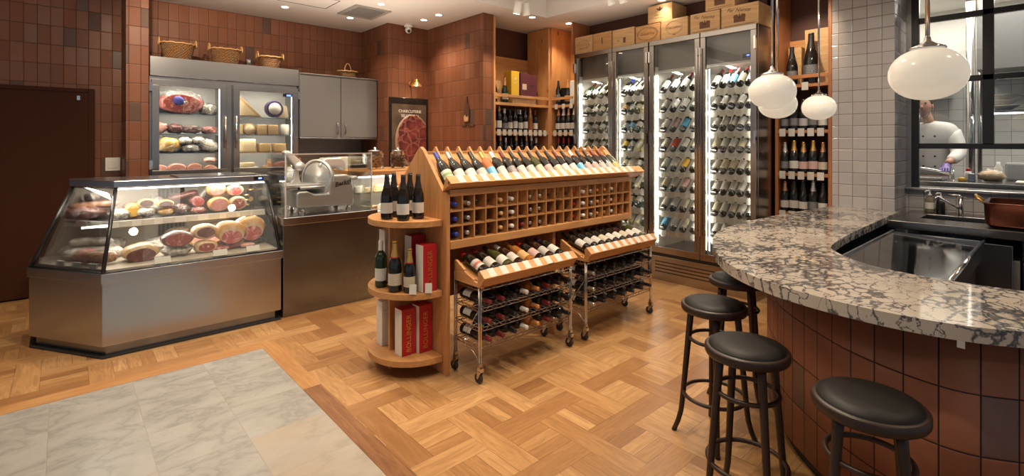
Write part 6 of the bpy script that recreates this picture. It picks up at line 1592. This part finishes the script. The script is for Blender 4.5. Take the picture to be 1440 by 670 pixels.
b = MB(); b.box(5.12, 5.45, .40, .78, .72, .73); b.box(5.115, 5.12, .40, .78, .72, .87); b.box(5.45, 5.455, .40, .78, .72, .87); b.box(5.12, 5.45, .395, .40, .72, .87); b.box(5.12, 5.45, .78, .785, .72, .87); b.build('sink_basin', M['steel_dark'], sk)
MB().box(KX + .03, 5.69, .20, .92, .0, .70).build('cabinet', M['steel_grey'], sk, bevel=.003)
o = MB().box(KX + .012, KX + .03, .235, .60, .12, .80).build('door', M['steel_dark'], sk, bevel=.003)
o = MB().box(KX + .012, KX + .03, .61, .91, .12, .80).build('door', M['steel_dark'], sk, bevel=.003)
MB().box(KX + .03, 5.69, -.4, .19, 0, .845).build('cabinet', M['steel_dark'], sk, bevel=.003)
MB().box(KX + .01, KX + .03, -.4, .185, .10, .68).build('drawer_front', M['steel'], sk, bevel=.003)
MB().box(KX + .02, KX + .031, -.4, .185, .69, .84).build('dark_opening', M['black'], sk)
b = MB()
for k in range(3): b.box(KX + .005, KX + .02, .10 - k * .16, .15 - k * .16, .69, .84)
b.build('pillar', M['steel'], sk)
# faucet
fc = tag(empty('faucet', (5.52, .50, .90)), 'chrome sink faucet with long spout by the soap bottles', 'faucet')
MB().cyl((5.52, .575, .90), (5.52, .575, 1.06), .017, 16).build('column', M['chrome'], fc)
MB().tube([(5.52, .575, .955), (5.50, .63, .99), (5.46, .715, 1.05), (5.455, .725, 1.045), (5.455, .728, 1.02)], .011, 10).build('spout', M['chrome'], fc)
MB().tube([(5.52, .575, 1.06), (5.52, .58, 1.068), (5.51, .655, 1.07)], .007, 8).build('lever', M['chrome'], fc)
def pump(x, y, z, mat, lab, lbm, s=1.0):
    o = tag(MB().lathe([(.028 * s, 0), (.03 * s, .004), (.03 * s, .10 * s), (.022 * s, .118 * s), (.010 * s, .124 * s), (.010 * s, .135 * s)], 16, Matrix.Translation((x, y, z))).build('soap_bottle', mat, org=(x, y, z)), lab, 'soap bottle')
    b = MB(); b.lathe([(.012 * s, .130 * s), (.012 * s, .145 * s), (.004 * s, .147 * s), (.004 * s, .165 * s)], 12, Matrix.Translation((x, y, z))); b.tube([(x, y, z + .168 * s), (x - .02 * s, y + .02, z + .17 * s), (x - .03 * s, y + .028, z + .16 * s)], .006 * s, 8)
    b.build('pump', M['white_paint'], o)
    MB().lathe([(.0305 * s, .03 * s), (.0305 * s, .08 * s)], 12, Matrix.Translation((x, y, z)), a0=PI * .6, a1=PI * 1.5).build('paper_label', lbm, o)
pump(5.60, .785, .901, plain('clear_soap', (.45, .40, .28), .1, trans=.6), 'clear soap bottle with white pump beside the sink', M['paper'], 1.1)
pump(5.62, .715, .901, M['black'], 'black soap bottle with white pump beside the faucet', M['black'], 1.0)
# copper roasting pan
cu = plain('aged_copper', (.12, .035, .020), .18, .8)
pn = tag(empty('copper_roasting_pan', (5.2, -.1, .905)), 'large rectangular copper roasting pan with brass handle on the counter', 'pan')
b = MB(); pz = .906
def rr(x0, x1, y0, y1, r_, n=6):
    pts = []
    for cx_, cy_, a0 in ((x1 - r_, y1 - r_, 0), (x0 + r_, y1 - r_, PI / 2), (x0 + r_, y0 + r_, PI), (x1 - r_, y0 + r_, 1.5 * PI)):
        pts += [(cx_ + r_ * math.cos(a0 + PI / 2 * i / n), cy_ + r_ * math.sin(a0 + PI / 2 * i / n)) for i in range(n + 1)]
    return pts
rings = [(rr(4.90, 5.36, -.10, .365, .05), pz + .0), (rr(4.88, 5.38, -.12, .385, .06), pz + .02), (rr(4.875, 5.385, -.125, .39, .06), pz + .16), (rr(4.865, 5.395, -.135, .395, .065), pz + .165), (rr(4.865, 5.395, -.135, .395, .065), pz + .172), (rr(4.88, 5.38, -.12, .385, .06), pz + .172), (rr(4.885, 5.375, -.115, .38, .06), pz + .02)]
vs = []; n_ = len(rings[0][0])
for p_, z in rings: vs += [(*q, z) for q in p_]
fs = [(j * n_ + i, j * n_ + (i + 1) % n_, (j + 1) * n_ + (i + 1) % n_, (j + 1) * n_ + i) for j in range(len(rings) - 1) for i in range(n_)] + [list(range(n_))[::-1], [6 * n_ + i for i in range(n_)]]
b.add(vs, fs, 0, True); b.build('pan_body', cu, pn)
b = MB(); b.tube([(5.08, .395, pz + .15), (5.085, .435, pz + .185), (5.13, .45, pz + .205), (5.175, .435, pz + .185), (5.18, .395, pz + .15)], .011, 8); b.build('brass_handle', CP['gold'], pn)

# ---------------------------------------------------------------- kitchen window
IX = 5.70
wn = empty('window_1', (IX, 0, 1.1)); wn['kind'] = 'structure'
b = MB(); b.box(IX - .06, 5.92, -3, .967, 1.088, 1.108); b.build('window_sill', M['steel'], wn, bevel=.003)
bl = M['black']
b = MB(); b.box(IX + .01, IX + .06, .875, .93, 1.108, 2.90); b.box(IX + .01, IX + .06, -3, .93, 2.88, 2.93)
for y in (.425, -.05, -.52): b.box(IX + .01, IX + .06, y - .035, y + .035, 1.49, 2.88)
for z in (1.478, 2.055, 2.60): b.box(IX + .01, IX + .06, -3, .875, z - .024, z + .024)
b.build('window_frame', bl, wn, bevel=.003)
MB().box(IX + .012, IX + .04, .93, .967, 1.108, 2.93).build('side_trim', M['steel'], wn)
MB().box(IX + .03, IX + .035, -3, .875, 1.50, 2.88).build('window_pane', M['glass_win'], wn)

# kitchen: raised prep counter, chef, shelf
KF = .2
kc = tag(empty('prep_counter', (6.65, .0, KF)), 'stainless prep counter with raised shelf in the kitchen', 'counter')
MB().box(6.30, 6.95, -3, 1.85, 1.09, 1.13).build('worktop', M['steel'], kc, bevel=.003); MB().box(6.34, 6.92, -3, 1.85, KF, 1.09).build('body', M['steel_dark'], kc)
MB().box(6.30, 6.32, -3, 1.85, 1.04, 1.09).build('apron', M['steel'], kc)
tag(MB().box(6.40, 6.75, .80, 1.40, 1.131, 1.165).build('steel_tray', M['steel'], bevel=.01), 'shallow steel tray on the prep counter in front of the chef', 'tray')
kt = tag(empty('kitchen_faucet', (6.5, .72, 1.13)), 'tall bent faucet on the kitchen prep counter', 'faucet')
MB().cyl((6.5, .735, 1.13), (6.5, .735, 1.24), .012, 10).build('column', M['chrome'], kt); MB().tube([(6.5, .735, 1.19), (6.45, .86, 1.235), (6.42, 1.0, 1.26), (6.42, 1.01, 1.24)], .010, 8).build('spout', M['chrome'], kt)
MB().box(6.49, 6.51, .73, .74, 1.24, 1.26).build('lever', M['chrome'], kt)
o = tag(MB().lathe([(.025, 0), (.027, .005), (.027, .08), (.02, .095)], 14, Matrix.Translation((6.62, .635, 1.131))).build('squeeze_bottle', M['white_paint']), 'white bottle with red cap on the prep counter', 'bottle')
MB().lathe([(.018, .095), (.018, .12), (.01, .128)], 12, Matrix.Translation((6.62, .635, 1.131))).build('cap', CP['red'], o)
o = tag(MB().lathe([(.025, 0), (.027, .005), (.027, .03), (.02, .04)], 14, Matrix.Translation((6.50, .67, 1.131))).build('small_tub', L['yellow']), 'small yellow tub on the prep counter', 'tub')
o = tag(MB().box(6.50, 6.58, .575, .625, 1.131, 1.21).build('steel_canister', M['steel_dark'], bevel=.006), 'dark square canister on the prep counter beside the white bottle', 'canister')
o = tag(MB().ball((6.55, .46, 1.192), (.09, .095, .053), 20, 12, jit=.2, seed=3).build('bagged_bread', plain('crumbs', (.62, .45, .27), .7)), 'clear bag of pale crumbs lying on the prep counter', 'bag of crumbs')
c = MB().ball((6.55, .46, 1.198), (.096, .101, .056), 20, 12, jit=.25, seed=5).build('plastic_wrap', M['wrap'], o)
for k, (y, h) in enumerate(((.50, .12), (.43, .19))):
    o = tag(MB().lathe([(.03, 0), (.032, .01), (.03, h * .7), (.014, h * .85), (.014, h)], 14, Matrix.Translation((6.75, y, 1.131))).build('white_bottle', M['white_paint']), ['shorter white bottle behind the bag of crumbs', 'taller white bottle behind the bag of crumbs'][k], 'bottle')
o = tag(MB().box(6.4, 6.7, -.1, .30, 1.131, 1.15).build('baking_sheet', M['white_paint'], bevel=.004), 'flat white tray on the right of the prep counter', 'tray')
o = tag(MB().box(6.98, 7.15, .12, .40, 1.131, 1.31).build('plastic_container', plain('clear_plastic', (.6, .62, .6), .2, trans=.5), bevel=.02), 'clear plastic container at the back of the prep counter', 'container')
kc2 = tag(MB().box(6.96, 7.35, -3, .55, 1.09, 1.13).build('rear_worktop', M['steel']), 'rear steel worktop under the plastic container', 'counter')
# pipe, duct, shelf with bowls, lamps
tag(MB().cyl((8.3, .775, .3), (8.3, .775, 3.3), .045, 14).build('steam_pipe', M['chrome']), 'bright vertical metal pipe in the kitchen', 'pipe')
tag(MB().cyl((8.3, .69, .3), (8.3, .69, 3.3), .022, 12).build('steam_pipe', M['steel']), 'thin grey vertical pipe next to the bright one', 'pipe')
tag(MB().box(7.6, 8.89, -1.6, .66, 2.32, 2.95).build('extractor_hood', M['steel_grey'], bevel=.006), 'large grey extractor hood behind the right window panes', 'extractor hood')
tag(MB().box(8.3, 8.85, 1.0, 1.9, 2.1, 2.55).build('kitchen_cabinet', M['white_paint'], bevel=.006), 'pale wall cabinet at the back of the kitchen', 'cabinet')
ks = tag(MB().box(7.9, 8.3, -1.6, .62, 1.85, 1.88).build('kitchen_shelf', M['steel']), 'steel kitchen shelf carrying stacked bowls', 'shelf')
MB().box(7.90, 7.93, -1.6, .62, 1.835, 1.85).build('light_strip', M['led'], ks)
bw = plain('bowl_white', (.62, .58, .52), .35)
k = 0
for col_i, y in enumerate((.47, .18, -.12)):
    for lvl in range(3):
        o = tag(MB().lathe([(.05, 0), (.06, .004), (.13, .05), (.135, .058), (.128, .056), (.05, .01)], 24, Matrix.Translation((8.08, y, 1.881 + lvl * .061)), cap=True).build('bowl', bw), '%s bowl of the %s stack on the kitchen shelf' % (['lowest', 'middle', 'top'][lvl], ORD[col_i]), 'bowl', 'white bowls stacked on the kitchen shelf')
area((7.4, .3, 3.25), (7.4, .3, 0), 110, 2.4, 2.4, (1, .93, .84))
area((8.0, -.6, 1.77), (8.3, -.6, 1.2), 8, 1.6, .1, (1, .95, .88))
for x, y in ((6.9, .75), (6.9, .0)):
    o = tag(MB().lathe([(.06, -.004), (.07, 0)], 18, Matrix.Translation((x, y, 3.299))).build('kitchen_downlight', M['lamp_disc']), 'round kitchen ceiling light, %s' % ('left of the window bar' if y > .3 else 'right of the window bar'), 'ceiling light')

# chef
ch = tag(empty('person', (7.22, 1.0, KF)), 'person in a white double-breasted chef jacket with purple gloves working at the counter', 'person')
skin = plain('skin', (.50, .26, .17), .5, sss=.05); jacket = plain('chef_jacket', (.72, .70, .66), .7); hairm = plain('brown_hair', (.06, .03, .015), .6); glove = plain('purple_glove', (.16, .11, .34), .4)
def skin_mesh(name, verts, edges, radii, mat, parent, sub=2):
    me = bpy.data.meshes.new(name); O = _children_org(parent)
    me.from_pydata([Vector(v) - O for v in verts], edges, []); me.materials.append(mat)
    o = bpy.data.objects.new(name, me); col.objects.link(o); o.parent = parent; ORG[o.name] = O
    sk_ = o.modifiers.new('Skin', 'SKIN')
    if not me.skin_vertices: 
        me.attributes.new('skin', 'FLOAT', 'POINT') if False else None
    sv = me.skin_vertices
    if len(sv) == 0:
        bpy.context.view_layer.objects.active = o; o.select_set(True)
        try: bpy.ops.mesh.customdata_skin_add()
        except Exception as e: print('skin add', e)
    for i, r_ in enumerate(radii): me.skin_vertices[0].data[i].radius = r_ if isinstance(r_, tuple) else (r_, r_)
    me.skin_vertices[0].data[0].use_root = True
    ss = o.modifiers.new('Subdivision', 'SUBSURF'); ss.levels = sub; ss.render_levels = sub
    for p in me.polygons: p.use_smooth = True
    sk_.use_smooth_shade = True
    return o
F0 = KF
cx0, cy0 = 7.30, 1.00
bodyv = [(cx0, cy0, F0 + .95), (cx0 - .01, cy0, F0 + 1.12), (cx0 - .04, cy0, F0 + 1.30), (cx0 - .07, cy0, F0 + 1.45), (cx0 - .10, cy0 + .01, F0 + 1.54), (cx0 - .14, cy0 + .035, F0 + 1.60), (cx0 - .16, cy0 + .05, F0 + 1.68),
         (cx0 - .02, cy0 + .1, F0 + .5), (cx0 - .02, cy0 + .11, F0 + .08), (cx0 - .13, cy0 + .11, F0 + .04), (cx0 - .02, cy0 - .1, F0 + .5), (cx0 - .02, cy0 - .11, F0 + .08), (cx0 - .13, cy0 - .11, F0 + .04),
         (cx0 - .07, cy0 - .18, F0 + 1.43), (cx0 - .17, cy0 - .25, F0 + 1.19), (cx0 - .38, cy0 - .17, F0 + 1.09), (cx0 - .07, cy0 + .19, F0 + 1.43), (cx0 - .16, cy0 + .25, F0 + 1.17), (cx0 - .38, cy0 + .18, F0 + 1.06)]
bodye = [(0, 1), (1, 2), (2, 3), (3, 4), (4, 5), (5, 6), (0, 7), (7, 8), (8, 9), (0, 10), (10, 11), (11, 12), (3, 13), (13, 14), (14, 15), (3, 16), (16, 17), (17, 18)]
bodyr = [(.15, .12), (.15, .12), (.17, .12), (.15, .10), .055, .05, .06, .08, .05, .045, .08, .05, .045, .052, .042, .034, .052, .042, .034]
bd = skin_mesh('body', bodyv, bodye, bodyr, skin, ch)
jv = [(cx0, cy0, F0 + .88), bodyv[1], bodyv[2], bodyv[3], bodyv[4], bodyv[13], bodyv[14], (cx0 - .33, cy0 - .19, F0 + 1.11), bodyv[16], bodyv[17], (cx0 - .33, cy0 + .19, F0 + 1.08)]
skin_mesh('trousers', [(cx0, cy0, F0 + .98), (cx0, cy0, F0 + .90)] + bodyv[7:9] + bodyv[10:12], [(0, 1), (1, 2), (2, 3), (1, 4), (4, 5)], [(.165, .135), (.165, .135), .105, .07, .105, .07], M['blackm'], ch)
skin_mesh('chef_jacket', jv, [(0, 1), (1, 2), (2, 3), (3, 4), (3, 5), (5, 6), (6, 7), (3, 8), (8, 9), (9, 10)], [(.20, .155), (.195, .155), (.21, .16), (.185, .135), .066, .096, .072, .053, .096, .072, .053], jacket, ch)
HY_ = cy0 + .05
hd = MB().ball((cx0 - .20, HY_, F0 + 1.71), (.10, .078, .125), 24, 18)
for q in hd.v:
    d_ = q - Vector((cx0 - .20, HY_, F0 + 1.71))
    if d_.z < -.02: q.y = HY_ + d_.y * (1 + d_.z * 2.2)
hd.ball((cx0 - .302, HY_, F0 + 1.70), (.018, .012, .022), 10, 8); hd.ball((cx0 - .20, HY_ - .08, F0 + 1.705), (.02, .01, .03), 8, 6); hd.ball((cx0 - .20, HY_ + .08, F0 + 1.705), (.02, .01, .03), 8, 6)
head = hd.build('head', skin, ch)
b = MB(); b.ball((cx0 - .185, HY_, F0 + 1.77), (.108, .088, .10), 24, 14)
b.v = [q if not (q.x < cx0 - .25 and q.z < F0 + 1.79) else Vector((cx0 - .25, q.y, max(q.z, F0 + 1.79))) for q in b.v]; b.build('hair', hairm, ch)
b = MB(); [b.ball((cx0 - .292, HY_ + s * .033, F0 + 1.745), (.008, .012, .008), 8, 6) for s in (-1, 1)]; b.build('eyes', M['blackm'], head)
MB().ball((cx0 - .292, HY_, F0 + 1.672), (.008, .024, .006), 10, 6).build('mouth', plain('lips', (.4, .12, .1), .5), head)
b = MB()
for s in (-.05, .05):
    for k in range(4): b.ball((cx0 - .21 + k * -.004 + .0, cy0 + s, F0 + 1.05 + k * .11), (.008, .011, .011), 8, 6)
b.build('buttons', M['blackm'], ch)
for s, (hx, hy, hz) in ((-1, (cx0 - .38, cy0 - .17, F0 + 1.085)), (1, (cx0 - .38, cy0 + .18, F0 + 1.055))):
    vs = [(hx, hy, hz), (hx - .05, hy, hz - .02), (hx - .10, hy, hz - .04)]; ed_ = [(0, 1), (1, 2)]; rd = [(.034, .034), (.040, .024), (.038, .018)]
    for k, (dy, ln) in enumerate(((-.030, .055), (-.010, .066), (.010, .062), (.029, .048))):
        i0 = len(vs); vs += [(hx - .115, hy + dy, hz - .045), (hx - .115 - ln * .5, hy + dy * 1.1, hz - .058), (hx - .115 - ln * .85, hy + dy * 1.1, hz - .085)]; ed_ += [(2, i0), (i0, i0 + 1), (i0 + 1, i0 + 2)]; rd += [.010, .009, .008]
    i0 = len(vs); vs += [(hx - .065, hy - s * .042, hz - .04), (hx - .105, hy - s * .05, hz - .065)]; ed_ += [(1, i0), (i0, i0 + 1)]; rd += [.011, .009]
    skin_mesh('gloved_hand', vs, ed_, rd, glove, ch, 1)
